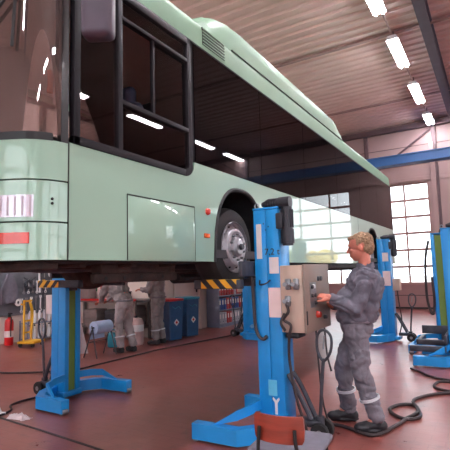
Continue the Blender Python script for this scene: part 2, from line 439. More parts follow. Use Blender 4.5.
# far wall steelwork and panel seams
q = MB()
for z in (5.2, 5.9):
    q.span((XB, YF - .012, z), (XR, YF - .001, z + .03))
struct(q.build('trim_1', M['panelseam'], smooth=0))
q = MB(); q.span((XB, YF - .05, 4.6), (XR, YF - .01, 4.75), .01); struct(q.build('trim_2', M['wallpanel'], smooth=0))
q = MB(); q.span((XB, YF - .22, 6.52), (XR, YF - .02, 6.7), .01); struct(q.build('trim_3', M['conduit'], smooth=0))
q = MB()
for x in (-4.0, -1.62, 4.7): q.span((x, YF - .12, 0 if x > -2 else 4.8), (x + .14, YF - .02, 6.5), .01)
struct(q.build('trim_4', M['conduit'], smooth=0))
q = MB(); q.tube([(-3.9, YF - .1, 4.9), (-1.6, YF - .1, 6.45)], .035, smooth=False); q.tube([(3.6, YF - .1, 4.9), (6., YF - .1, 6.45)], .035, smooth=False)
struct(q.build('trim_5', M['conduit'], smooth=0))
# column between the bays
q = MB(); q.span((-1.72, YF - .3, 0), (-1.56, YF - .125, 5.9), .01); struct(q.build('trim_6', M['wallpanel'], smooth=0))

def ibeam(name, a, bb, w, h, m, label, cat, axis):
    q = MB(); a = V(a); bb = V(bb)
    if axis == 'Y':
        x = a.x; z = a.z
        q.span((x - w / 2, a.y, z), (x + w / 2, bb.y, z + .03)); q.span((x - w / 2, a.y, z + h - .03), (x + w / 2, bb.y, z + h)); q.span((x - .015, a.y, z + .03), (x + .015, bb.y, z + h - .03))
    else:
        y = a.y; z = a.z
        q.span((a.x, y - w / 2, z), (bb.x, y + w / 2, z + .03)); q.span((a.x, y - w / 2, z + h - .03), (bb.x, y + w / 2, z + h)); q.span((a.x, y - .015, z + .03), (bb.x, y + .015, z + h - .03))
    return tag(q.build(name, m, smooth=0), label, cat)
ibeam('roof_beam', (-.86, YN, 6.42), (-.86, YF, 6.42), .2, .38, M['beamgrey'], 'grey steel roof beam running the length of the hall right of the lamps', 'beam', 'Y')
q = MB(); q.span((XB, 16.25, 5.1), (XR, 16.55, 5.4), .01); q.span((XB, 16.2, 5.08), (XR, 16.6, 5.11)); q.span((XB, 16.2, 5.39), (XR, 16.6, 5.42))
cr = tag(q.build('crane_beam', M['beamblue'], smooth=0), 'blue overhead crane beam across the far end of the hall', 'beam')

# ceiling lamps on conduit
def lamp_at(x, y, z, ln, label, group):
    e = empty('ceiling_lamp', label, 'lamp', (x, y, z), 0, group)
    q = MB(); q.prism([(-.13, 0), (.13, 0), (.09, .09), (-.09, .09)], ln, Matrix.Translation((0, -ln / 2, 0)) @ Matrix.Rotation(-PI / 2, 4, 'X') @ Matrix.Rotation(PI, 4, 'Z')); q.build('housing', M['white'], e, smooth=0)
    q = MB()
    for s in (-.065, .065): q.cyl((s, -ln / 2 + .04, -.01), (s, ln / 2 - .04, -.01), .035, n=12)
    q.span((-.12, -ln / 2 + .02, 0), (.12, ln / 2 - .02, .004)); q.build('tubes', M['lamp'], e)
    for s in (-ln / 2 + .25, ln / 2 - .25): q = MB(); q.tube([(0, s, .09), (0, s, HC - z)], .012, smooth=False); q.build('suspension_wire', M['conduit'], e)
    return e
for (y, ln, nm) in ((8.0, 1.6, 'fluorescent ceiling lamp nearest the camera, cut by the top edge of the picture'), (10.75, 1.6, 'fluorescent ceiling lamp, second of the row from the front'),
                (13.65, 1.6, 'fluorescent ceiling lamp, third of the row from the front'), (16.3, 1.2, 'fluorescent ceiling lamp, farthest of the row, above the blue beam')):
    lamp_at(-1.57, y, 6.5, ln, nm, 'hanging lamps in one row')
for y in (-5.0, -1.9, 1.3, 4.4, 7.6, 10.85, 14.1, 16.6):  # row read from the glass reflections, extended behind the camera for extra light
    lamp_at(5.05, y, 6.5, 1.6, 'fluorescent ceiling lamp over the empty right bay, outside the picture', 'lamps over the right bay')
for y in (-4.2, -1.0):  # unseen lamps added behind the camera to lift the general brightness
    lamp_at(-1.57, y, 6.5, 1.6, 'added fluorescent ceiling lamp behind the camera, for extra light', 'hanging lamps in one row')
for y in (-4.5, -1.0, 2.4, 5.8):  # unseen lamps added to brighten the aisle beyond the bus
    lamp_at(-7.8, y, 6.5, 1.6, 'added fluorescent ceiling lamp over the tool wall aisle, outside the picture, for extra light', 'added lamps over the tool wall aisle')
q = MB(); q.tube([(-1.57, YN + .1, 6.63), (-1.57, YF - .3, 6.63)], .02, smooth=False); tag(q.build('lamp_conduit', M['wallpanel']), 'thin conduit joining the row of ceiling lamps', 'conduit')
q = MB()
for y in (10.2, 14.6): q.span((XL + .1, y, 6.76), (XR - .1, y + .10, HC + .0))
struct(q.build('trim_7', M['purlin'], smooth=0))

# outdoors beyond the doors
q = MB(); q.span((-60, YF + .5, -.3), (60, 90, -.12)); struct(q.build('ground', M['outground'], smooth=0))
q = MB(); q.span((-60, -60, -.3), (60, YN - .5, -.12)); struct(q.build('forecourt', M['outground'], smooth=0))
for (x, y, h, s, mm, lb) in ((5.3, 27, 2.6, 1.9, 'outyellow', 'round yellow autumn shrub outside the glazed doors'), (9.5, 30, 2.8, 2.2, 'outgreen', 'round green shrub outside the glazed doors')):
    e = empty('shrub', lb, 'shrub', (x, y, -.12))
    q = MB()
    for k in range(26):
        a = random.random() * 6.28; rr = random.random() ** .5 * s * .7
        q.ball((math.cos(a) * rr, math.sin(a) * rr, h * (.45 + .5 * random.random())), .35 + .3 * random.random(), seg=8, rings=6)
    q.build('foliage', M[mm], e)
    q = MB(); q.cyl((0, 0, 0), (0, 0, h * .6), .1, .07); q.build('trunk', M['bench'], e)

# ------------------------------------------------------------------ the bus
BX, BC, BF, BY0, BY1 = -2.20, -3.36, -4.52, 1.80, 12.05
ZS, ZB, ZD, ZG = 1.584, 2.454, 2.31, 3.57       # skirt, belt, driver's belt, gutter
bus = empty('city_bus', 'pale green city bus with dark windows raised on blue column lifts', 'bus', (BC, 6.9, 0))
OFF = V((BC, 6.9, 0))
def bb_(q, name, m, parent=None, smooth=35):
    bmesh.ops.translate(q.bm, vec=-OFF, verts=q.bm.verts)
    return q.build(name, m, parent or bus, smooth=smooth)
# plan outline of the front, from the near seam round to the centre
def front_half():
    r = .267; cx = BX - r; out = []
    for i in range(13):
        a = -math.radians(62 * i / 12); out.append((cx + r * math.cos(a), BY0 + r * math.sin(a)))
    x1, y1 = out[-1]; k = math.tan(math.radians(28)); L_ = x1 - BC
    for i in range(1, 15):
        t = i / 14; x = x1 - L_ * t; out.append((x, y1 - k * L_ * (t - t * t / 2)))
    return out
FH = front_half(); FRONT = FH + [(2 * BC - x, y) for x, y in FH[-2::-1]]
def arclen(P):
    s = [0]
    for a, c in zip(P, P[1:]): s.append(s[-1] + math.hypot(c[0] - a[0], c[1] - a[1]))
    return s
FS = arclen(FRONT)
def fpt(s, off=0.):
    s = max(0, min(FS[-1] - 1e-6, s))
    for i in range(len(FS) - 1):
        if FS[i + 1] >= s: break
    t = (s - FS[i]) / (FS[i + 1] - FS[i]); a = V(FRONT[i]); c = V(FRONT[i + 1])
    def nrm(j):
        p = V(FRONT[max(0, j - 1)]); q = V(FRONT[min(len(FRONT) - 1, j + 1)]); d = (q - p).normalized(); return V((-d.y, d.x)) * -1
    n = (nrm(i) * (1 - t) + nrm(i + 1) * t).normalized()
    if n.y > 0 and 0 < i < len(FS) - 2: n = n * -1
    p = a.lerp(c, t)
    if (p - V((BC, 4))).dot(n) < 0: n = -n
    return (p.x + n.x * off, p.y + n.y * off)
def fpatch(q, s0, s1, z0, z1, off=.002, th=.02, n=None, rake=0.):
    n = n or max(2, int((s1 - s0) / .03))
    zs = [z0, (z0 + z1) / 2, z1]
    A = [[fpt(s0 + (s1 - s0) * i / n, off) + (z,) for i in range(n + 1)] for z in zs]
    B = [[fpt(s0 + (s1 - s0) * i / n, off - th) + (z,) for i in range(n + 1)] for z in zs]
    q.sheet(A, B); return q
SF = FS[-1]
q = MB(); fpatch(q, 0, SF, 2.062, ZD - .01, 0, .03); bb_(q, 'front_panel', M['busgreen'])
q = MB(); fpatch(q, 0, SF, 1.812, 2.052, 0, .03); bb_(q, 'headlight_panel', M['busgreen'])
q = MB(); fpatch(q, 0, SF, ZS, 1.802, 0, .03); bump_ = bb_(q, 'bumper', M['busgreen'])
q = MB(); fpatch(q, 0, SF, ZS + .01, ZD, -.03, .02); bb_(q, 'seam_backing', M['seam'])
q = MB(); fpatch(q, .045, SF - .045, ZD + .03, ZG - .05, 0, .008); bb_(q, 'windshield', M['windshield'])
q = MB(); fpatch(q, .10, SF - .10, ZD - .012, ZD + .035, .004, .03); fpatch(q, .10, SF - .10, ZG - .08, ZG + .02, .004, .03); bb_(q, 'windshield_seal', M['blackgloss'])
for s0, s1 in ((0, .05), (SF - .05, SF)):
    q = MB(); fpatch(q, s0, s1, ZD - .01, ZG + .02, .002, .05); bb_(q, 'corner_pillar', M['blackgloss'])
# headlights both sides
for sgn in (0, 1):
    def S(a, c): return (a, c) if not sgn else (SF - c, SF - a)
    a, c = S(.20, .62)
    q = MB(); fpatch(q, a, c, 1.835, 1.965, .004, .02); hl = bb_(q, 'headlight', M['lamp_head'])
    q = MB()
    for k in range(9):
        t = a + .012 + (c - a - .03) * k / 9; fpatch(q, t, t + .010, 1.845, 1.955, .007, .008, 2)
    o = bb_(q, 'bulb_reflector', M['lens_rib'], hl)
    a2, c2 = S(.22, .42)
    q = MB(); fpatch(q, a2, c2, 1.68, 1.745, .005, .02); bb_(q, 'turn_signal', M['redlens'])
    a3, c3 = S(.425, .6)
    q = MB(); fpatch(q, a3, c3, 1.668, 1.742, .005, .02); bb_(q, 'fog_light', M['lamp_head'])
    for z in (1.945, 1.918):
        x, y = fpt(S(.098, .1)[0], .001)
        q = MB(); q.ball((x, y, z), .009, seg=10, rings=6); bb_(q, 'parking_sensor', M['black'])
# side skins with wheel arches
def archz(y):
    z = ZS
    for yc, hw, h in ((3.985, .53, .735), (9.72, .53, .735)):
        t = abs(y - yc) / hw
        if t < 1: z = max(z, ZS + h * (1 - t ** 2.6) ** (1 / 2.2))
    return z
def beltz(y, near):
    if not near: return ZB
    if y < 3.02: return ZD
    if y > 3.16: return ZB
    t = (y - 3.02) / .14; return ZD + (ZB - ZD) * (1 - math.sqrt(max(0, 1 - t * t)))
ys = sorted({round(BY0 + .012 + i * (BY1 - BY0 - .012) / 200, 4) for i in range(201)} | {round(3.985 + d * .53, 4) for d in (-1.001, -.999, -.97, .97, .999, 1.001)} | {round(9.72 + d * .53, 4) for d in (-1.001, -.999, -.97, .97, .999, 1.001)} | {round(3.02 + .02 * i, 4) for i in range(8)})
for near in (True, False):
    x = BX if near else BF; s = -1 if near else 1
    q = MB(); K = 7
    def rows(xx): return [[(xx, y, archz(y) + (beltz(y, near) - archz(y)) * k / K) for y in ys] for k in range(K + 1)]
    q.sheet(rows(x), rows(x + s * .03)); bb_(q, 'side_panel', M['busgreen'], smooth=20)
    for yc in (3.985, 9.72):
        q = MB(); P = []
        for i in range(41):
            y = yc - .53 + 1.06 * i / 40; t = abs(y - yc) / .53
            P.append(V((x + s * .012, y, ZS + .735 * max(0, 1 - t ** 2.6) ** (1 / 2.2))))
        q.tube(P, .024, smooth=False); bb_(q, 'arch_trim', M['black'])
        q = MB()                                   # inner wheel housing
        A = [(x + s * .03, p.y, p.z) for p in P]; B = [(x + s * .62, p.y, p.z) for p in P]
        q.sheet([A, B], [[(a, y, z + .02) for a, y, z in A], [(a, y, z + .02) for a, y, z in B]])
        q.span((x + s * .60, yc - .53, ZS), (x + s * .62, yc + .53, 2.3))
        bb_(q, 'wheel_housing', M['under_dark'])
    # seams and hatches
    q = MB()
    for yy in (BY0 + .006, 8.6): q.span((x - s * .0015, yy - .004, ZS), (x + s * .01, yy + .004, ZD if yy < 3 else ZB))
    bb_(q, 'panel_seam', M['seam'], smooth=0)
    if near:
        for (y0, y1, z0, z1) in ((2.315, 3.14, ZS + .004, 2.055),):
            q = MB(); q.span((x - .004, y0, z0), (x + .004, y1, z1), .002); h = bb_(q, 'service_hatch', M['busgreen'])
            q = MB(); q.span((x + .0, y0, z1 - .008), (x + .0055, y1, z1 + .004)); 
            q.span((x, y0 - .003, z0), (x + .005, y0 + .003, z1)); q.span((x, y1 - .003, z0), (x + .005, y1 + .003, z1)); bb_(q, 'hatch_gap', M['seam'], h, smooth=0)
        q = MB(); q.lathe([(.032, 0), (.032, .01), (.026, .022), (.0001, .026)], (x, 3.345, 2.035), axis=(1, 0, 0)); bb_(q, 'side_marker_lamp', M['redlens'])
        q = MB(); q.box((x + .006, 3.325, 1.815), (.018, .085, .042), .008); bb_(q, 'side_turn_lamp', M['orange'])
    # flush glazing
    gy = [3.17, 4.49, 5.85, 7.35, 8.85, 10.35, BY1 - .02] if near else [1.95, 3.3, 4.8, 6.3, 7.8, 9.3, 10.8, BY1 - .02]
    for a, c in zip(gy, gy[1:]):
        q = MB(); q.span((x - s * .002, a + .006, ZB + .004), (x + s * .006, c - .006, ZG - .003)); bb_(q, 'side_window', M['driverglass'] if (not near and c < 5) else M['sideglass'], smooth=0)
    q = MB()
    for a in gy: q.span((x + s * .008, a - .028, ZB), (x + s * .06, a + .028, ZG))
    q.span((x + s * .008, gy[0], ZG - .05), (x + s * .05, BY1, ZG)); q.span((x + s * .008, gy[0], ZB), (x + s * .05, BY1, ZB + .04))
    bb_(q, 'window_posts', M['frame'], smooth=0)
# driver's window: frame with a fixed pane, two sliding panes and a lower pane
q = MB(); x0 = BX - .035; x1 = BX + .012
def fr(a, c, z0, z1): q.span((x0, a, z0), (x1, c, z1), .004)
ya, yb, yc_ = 1.835, 3.12, 2.245
fr(ya, ya + .05, ZD, ZG); fr(yb - .055, yb, ZB + .02, ZG); fr(ya, yb, ZG - .06, ZG); fr(ya, yb - .1, ZD, ZD + .055)
fr(yc_ - .022, yc_ + .022, ZD + .05, ZG - .05); fr(yc_, yb - .05, 2.70, 2.735); fr(yc_, yb - .05, 3.34, 3.37)
# rounded lower corner
cp = [(3.02 + .10 * math.sin(t * PI / 2 / 8), ZD + .10 + .0 - .10 * math.cos(t * PI / 2 / 8)) for t in range(9)]
ip = [(3.02 + .045 * math.sin(t * PI / 2 / 8), ZD + .10 - .045 * math.cos(t * PI / 2 / 8)) for t in range(9)]
A = [[(x1, y, z) for y, z in cp], [(x1, y, z) for y, z in ip]]; B = [[(x0, y, z) for y, z in cp], [(x0, y, z) for y, z in ip]]
q.sheet(A, B); fr(yb - .055, yb, ZD + .10, ZB + .04)
dw = bb_(q, 'driver_window_frame', M['frame'])
for (a, c, z0, z1, dx) in ((ya + .04, yc_ - .015, ZD + .04, ZG - .05, 0), (yc_ + .015, yb - .04, ZD + .04, 2.705, 0), (2.62, yb - .04, 2.73, 3.345, -.012), (yc_ + .015, yb - .04, 3.365, ZG - .05, 0)):
    q = MB(); q.span((BX - .015 + dx, a, z0), (BX - .009 + dx, c, z1)); bb_(q, 'pane', M['driverglass'], dw, smooth=0)
q = MB(); q.span((BX - .03, 2.61, 2.73), (BX + .0, 2.635, 3.345), .003); bb_(q, 'sliding_rail', M['frame'], dw)
# door glazing near the front pillar on the far side, rear wall
q = MB(); q.span((BF + .02, BY1 - .03, ZS), (BX - .02, BY1 + .05, ZG), .04); bb_(q, 'rear_wall', M['busgreen'])
q = MB(); q.span((BF + .3, BY1 + .05, ZB + .1), (BX - .3, BY1 + .06, ZG - .1), .004); bb_(q, 'rear_window', M['blackgloss'])
for xx in (BX - .16, BF + .16): q = MB(); q.span((xx - .06, BY1 + .05, 1.9), (xx + .06, BY1 + .07, 2.3), .01); bb_(q, 'tail_lamp', M['redlens'])
q = MB()
for xx in (BX, BF):
    s = -1 if xx == BX else 1; q.span((xx, BY1 - .02, ZB - .0), (xx + s * .05, BY1 + .05, ZG + .02), .01)
bb_(q, 'rear_pillar', M['frame'])
# roof
OUT = [(x, y) for x, y in FRONT] ; OUTL = OUT + [(BF, 3 + i) for i in range(0, 9)] + [(BF, BY1 - .1), (BF + .06, BY1), (BF + .15, BY1 + .05), (BC, BY1 + .08), (BX - .15, BY1 + .05), (BX - .06, BY1), (BX, BY1 - .1)] + [(BX, 11 - i) for i in range(0, 9)]
cyy = (BY0 + BY1) / 2 - .3; hl_ = (BY1 - BY0) / 2 + .4
def ring(d, z): return [(BC + (x - BC) * (1 - d / 1.25), cyy + (y - cyy) * (1 - d / hl_), z) for x, y in OUTL]
q = MB(); R = q.grid([ring(0, ZG), ring(0, ZG + .18), ring(.008, ZG + .225), ring(.03, ZG + .255), ring(.10, ZG + .285), ring(.6, ZG + .315), ring(1.1, ZG + .325)], True)
q.bm.faces.new(R[-1]); 
R2 = q.grid([ring(.02, ZG), ring(.04, ZG + .12), ring(.25, ZG + .2), ring(1.1, ZG + .22)], True); q.bm.faces.new(R2[-1])
bb_(q, 'roof', M['busgreen_dimmed'], smooth=50)
q = MB(); q.span((BX - .005, 1.85, ZG - .008), (BX + .006, BY1, ZG + .010), .003); bb_(q, 'rain_gutter', M['frame'])
q = MB(); q.span((BF + .06, 2.2, 3.66), (BX - .06, BY1 - .05, 3.70)); bb_(q, 'ceiling_liner', M['businterior'], smooth=0)
# roof fairing for the gas tanks
def podsec(y, k, zt): # half section
    L_ = [(BX - .010 - k * .1, 3.80), (BX - .006 - k * .3, 3.835 + (zt - 3.835) * .45), (BX - .02 - k, zt - .05), (BX - .08 - k, zt), (BX - .6, zt + .02)]
    L_ = [(a, c) for a, c in L_]
    return [(a, y, c) for a, c in L_] + [(2 * BC - a, y, c) for a, c in L_[::-1]]
q = MB()
secs = [(3.28, .24, 3.88), (3.40, .15, 3.98), (3.55, .08, 4.06), (3.70, .035, 4.105), (3.85, .012, 4.125), (4.1, .0, 4.13), (7.4, .0, 4.10), (7.6, .01, 4.07), (7.88, .05, 3.92), (7.95, .08, 3.85)]
rows_ = [podsec(*s) for s in secs]; R = q.grid(rows_)
q.bm.faces.new(R[0]); q.bm.faces.new(R[-1])
pod = bb_(q, 'roof_fairing', M['busgreen_dimmed'], smooth=40)
q = MB(); q.tube([(BX - .006, 3.9, 3.812), (BX - .006, 7.95, 3.812)], .009, smooth=False); bb_(q, 'fairing_gap', M['seam'], pod)
q = MB(); q.span((BX - .01, 3.33, 3.625), (BX + .004, 3.73, 3.80), .004); vg = bb_(q, 'vent_grille', M['black'])
q = MB()
for k in range(6):
    z = 3.633 + k * .031
    q.box((BX + .006, 3.53, z), (.006, .40, .012), .001)
bb_(q, 'louvre', M['busgreen_dimmed'], vg)
# underbody
q = MB()
q.span((BF + .12, 1.75, 1.57), (BX - .12, 3.35, 1.62), .02); q.span((BF + .7, 3.35, 1.53), (BX - .7, 4.6, 1.62), .02)
q.span((BF + .05, 4.55, 1.50), (BX - .05, 9.1, 1.62), .02); q.span((BF + .7, 9.1, 1.46), (BX - .7, 10.3, 1.62), .02); q.span((BF + .05, 10.28, 1.46), (BX - .05, BY1 - .1, 1.62), .02)
bb_(q, 'underbody', M['under_dark'])
q = MB()
for xx in (-2.95, -3.95): q.span((xx - .04, 4.3, 1.48), (xx + .04, 11.6, 1.53), .008); q.span((xx - .04, 1.9, 1.54), (xx + .04, 4.3, 1.575), .008)
for yy in (4.8, 6, 7.2, 8.6, 10.6, 11.4): q.span((-4.3, yy - .04, 1.48), (-2.6, yy + .04, 1.53), .008)
for yy in (2.1, 2.6, 3.1): q.span((-4.4, yy - .03, 1.545), (-2.4, yy + .03, 1.575), .008)
q.span((-4.55, 1.72, 1.53), (-2.35, 1.86, 1.59), .01)
bb_(q, 'chassis_frame', M['under'])
q = MB(); q.span((-2.62, 2.35, 1.425), (-2.56, 3.36, 1.505), .02); q.span((-2.66, 2.4, 1.50), (-2.54, 3.3, 1.58), .01)
for yy in (4.75, 5.2, 5.65, 6.1, 6.55, 7.0): pass
rl = bb_(q, 'jacking_rail', M['under'])
for yy in (2.46, 2.66, 2.86, 3.14):
    q = MB(); q.cyl((-2.562, yy, 1.462), (-2.556, yy, 1.462), .016, n=14); bb_(q, 'rail_hole', M['black'], rl)
q = MB(); q.cyl((-4.3, 3.87, 1.72), (-2.6, 3.87, 1.72), .06); q.cyl((-3.9, 9.7, 1.72), (-3.0, 9.7, 1.72), .07); q.ball((-3.45, 9.7, 1.7), .22); q.tube([(-3.2, 4.2, 1.44), (-3.3, 5.5, 1.43), (-3.25, 7.4, 1.44), (-3.5, 9.2, 1.46)], .04)
q.ball((-3.6, 2.9, 1.56), (.3, .4, .04))
bb_(q, 'axles_and_exhaust', M['under_dark'])
q = MB(); q.cyl((-4.1, 5.3, 1.44), (-4.1, 6.6, 1.44), .10); q.cyl((-2.7, 5.2, 1.50), (-2.7, 6.1, 1.50), .10); q.cyl((-2.7, 6.3, 1.50), (-2.7, 7.0, 1.50), .10); bb_(q, 'air_tank', M['under_dark'])
# wheels
def wheel(x, y, out, deep=False):
    e = bpy.data.objects.new('wheel', None); C.objects.link(e); e.parent = bus; e.location = V((x, y, 1.735)) - OFF; e.empty_display_size = .1
    w = .27; R = .455
    q = MB(); q.lathe([(.285, -w / 2), (.33, -w / 2 - .004), (.42, -w / 2 + .012), (R - .008, -w / 2 + .05), (R, -w / 2 + .08), (R, w / 2 - .08), (R - .008, w / 2 - .05), (.42, w / 2 - .012), (.33, w / 2 + .004), (.285, w / 2)], axis=(out, 0, 0), n=48, cap=False)
    q.build('tyre', M['tyre'] if x > BC else M['rusttyre'], e)
    q = MB(); s = 1
    if not deep: prof = [(.283, w / 2 + .014), (.289, w / 2 + .012), (.287, w / 2 - .03), (.262, w / 2 - .05), (.252, w / 2 - .045), (.232, w / 2 - .02), (.205, w / 2 + .028), (.176, w / 2 + .034), (.165, w / 2 + .03), (.115, w / 2 + .02), (.11, w / 2 + .05), (.078, w / 2 + .07), (.0001, w / 2 + .074)]
    else: prof = [(.283, w / 2 + .014), (.289, w / 2 + .012), (.27, w / 2 - .05), (.25, w / 2 - .12), (.13, w / 2 - .13), (.12, w / 2 - .02), (.07, w / 2), (.0001, w / 2)]
    q.lathe(prof, axis=(out, 0, 0), n=48, cap=False)
    q.build('rim', M['alu'], e, smooth=25)
    xb = (w / 2 + (.03 if not deep else -.13)) * out
    for k in range(10):
        q = MB(); a = k * PI / 5; c = V((xb, .145 * math.cos(a), .145 * math.sin(a))); q.cyl(c, c + V((.03 * out, 0, 0)), .014, .011, n=6); q.build('wheel_nut', M['steel'], e)
    if not deep:
        for k in range(10):
            q = MB(); a = (k + .5) * PI / 5; rr = .236; c = V(((w / 2 - .022) * out, rr * math.cos(a), rr * math.sin(a))); q.ball(c, (.012, .016, .012)); q.build('hand_hole', M['black'], e)
        q = MB(); c = V(((w / 2 + .074) * out, 0, 0)); q.cyl(c, c + V((.03 * out, 0, 0)), .035, .03); q.build('hub_cap', M['darksteel'], e)
    q = MB(); q.lathe([(.27, -w / 2), (.25, w / 2 - .06)], axis=(out, 0, 0), n=32); q.build('brake_drum', M['under'], e)
    e.rotation_euler = (0.3, 0, 0); e.scale = (1, .90, .90)
    return e
wheel(BX - .20, 3.93, 1); wheel(BF + .19, 3.87, -1); wheel(BX - .20, 9.7, 1, True); wheel(BF + .20, 9.7, -1, True)
# mirror
q = MB(); q.box((-1.925, 1.79, 3.19), (.19, .13, .60), .04, rot=math.radians(28), seg=3); mr = bb_(q, 'wing_mirror', mat('mirror_housing_plum', (74, 62, 76), .45))
q = MB(); q.box((-1.955, 1.855, 3.19), (.14, .01, .5), .02, rot=math.radians(28)); bb_(q, 'mirror_glass', M['lamp_head'], mr)
q = MB(); q.tube([(-1.93, 1.77, 3.45), (-1.98, 1.72, 3.66), (-2.25, 1.66, 3.72)], .022); bb_(q, 'mirror_arm', M['black'], mr)
# wipers
for s0, s1, sgn in ((.95, .30, 1), (1.9, 1.2, 1)):
    a = fpt(s0, .03); c = fpt(s1, .045); q = MB()
    q.tube([a + (ZD + .02,), V((*fpt((s0 * .7 + s1 * .3), .04), ZD + .35)), c + (ZD + .95,)], .011); w_ = bb_(q, 'wiper', M['black'])
    q = MB(); q.tube([V((*fpt(s1 + .03, .03), ZD + .55)), V((*fpt(s1, .03), ZD + 1.2))], .010, smooth=False); bb_(q, 'wiper_blade', M['black'], w_)
# interior
q = MB(); q.span((BF + .05, 1.9, 1.62), (BX - .05, BY1 - .05, 1.70)); bb_(q, 'cabin_floor', M['busfloor'], smooth=0)
q = MB(); q.box((BC, 1.82, 2.20), (1.7, .30, .30), .08, seg=3); q.box((-2.75, 1.85, 2.36), (.6, .3, .14), .05, seg=3); bb_(q, 'dashboard', M['frame'])
q = MB(); q.tube([V((-2.80, 2.05, 2.42)) + Matrix.Rotation(math.radians(-60), 3, 'X') @ V((.22 * math.cos(a * PI / 8), 0, .22 * math.sin(a * PI / 8))) for a in range(16)], .016, closed=True); q.tube([(-2.8, 2.05, 2.42), (-2.8, 1.85, 2.3)], .03, smooth=False); bb_(q, 'steering_wheel', M['black'])
q = MB(); q.box((-2.8, 2.62, 2.2), (.5, .5, .14), .05, seg=3); q.box((-2.8, 2.88, 2.62), (.48, .13, .78), .06, seg=3); q.box((-2.8, 2.90, 3.08), (.28, .10, .2), .05, seg=3); q.cyl((-2.8, 2.62, 1.7), (-2.8, 2.62, 2.15), .12); bb_(q, 'driver_seat', M['busseat'])
q = MB(); q.span((-3.3, 3.12, 1.7), (BX - .06, 3.15, 3.1), .01); bb_(q, 'driver_partition', M['frame'])
for i, y in enumerate([4.9 + .8 * k for k in range(8)]):
    for xx in (-2.55, -2.98, -3.95, -4.38):
        q = MB(); q.box((xx, y, 2.12), (.4, .4, .08), .03); q.box((xx, y + .22, 2.42), (.4, .07, .62), .03); q.cyl((xx, y, 1.7), (xx, y, 2.1), .03); bb_(q, 'passenger_seat', M['busseat'])
for (xx, y) in ((-2.7, 3.65), (-2.75, 5.3), (-2.75, 6.9), (-2.75, 8.5), (-4.1, 4.5), (-4.1, 7)):
    q = MB(); q.tube([(xx, y, 1.7), (xx, y, 3.66)], .018, smooth=False); bb_(q, 'grab_pole', M['orange'])
q = MB(); q.tube([(-2.75, 3.4, 3.45), (-2.75, 11.5, 3.45)], .016, smooth=False); q.tube([(-4.1, 3.4, 3.45), (-4.1, 11.5, 3.45)], .016, smooth=False); bb_(q, 'ceiling_rail', M['steel'])
q = MB(); q.tube([(-2.50, 2.34, 3.2), (-2.50, 2.39, 3.12), (-2.50, 2.36, 3.04), (-2.50, 2.31, 3.10), (-2.50, 2.33, 3.18)], .006); bb_(q, 'hanging_strap', M['white'])
# rolled cloths by the windscreen
q = MB(); q.tube([(-2.345, 1.84, 3.00), (-2.335, 1.84, 2.9), (-2.355, 1.84, 2.78), (-2.345, 1.83, 2.60)], .026); bb_(q, 'rolled_cloth', M['white'])
q = MB(); q.tube([(-2.42, 1.83, 2.84), (-2.41, 1.83, 2.76), (-2.42, 1.83, 2.69)], .022); bb_(q, 'orange_cloth', M['orange'])

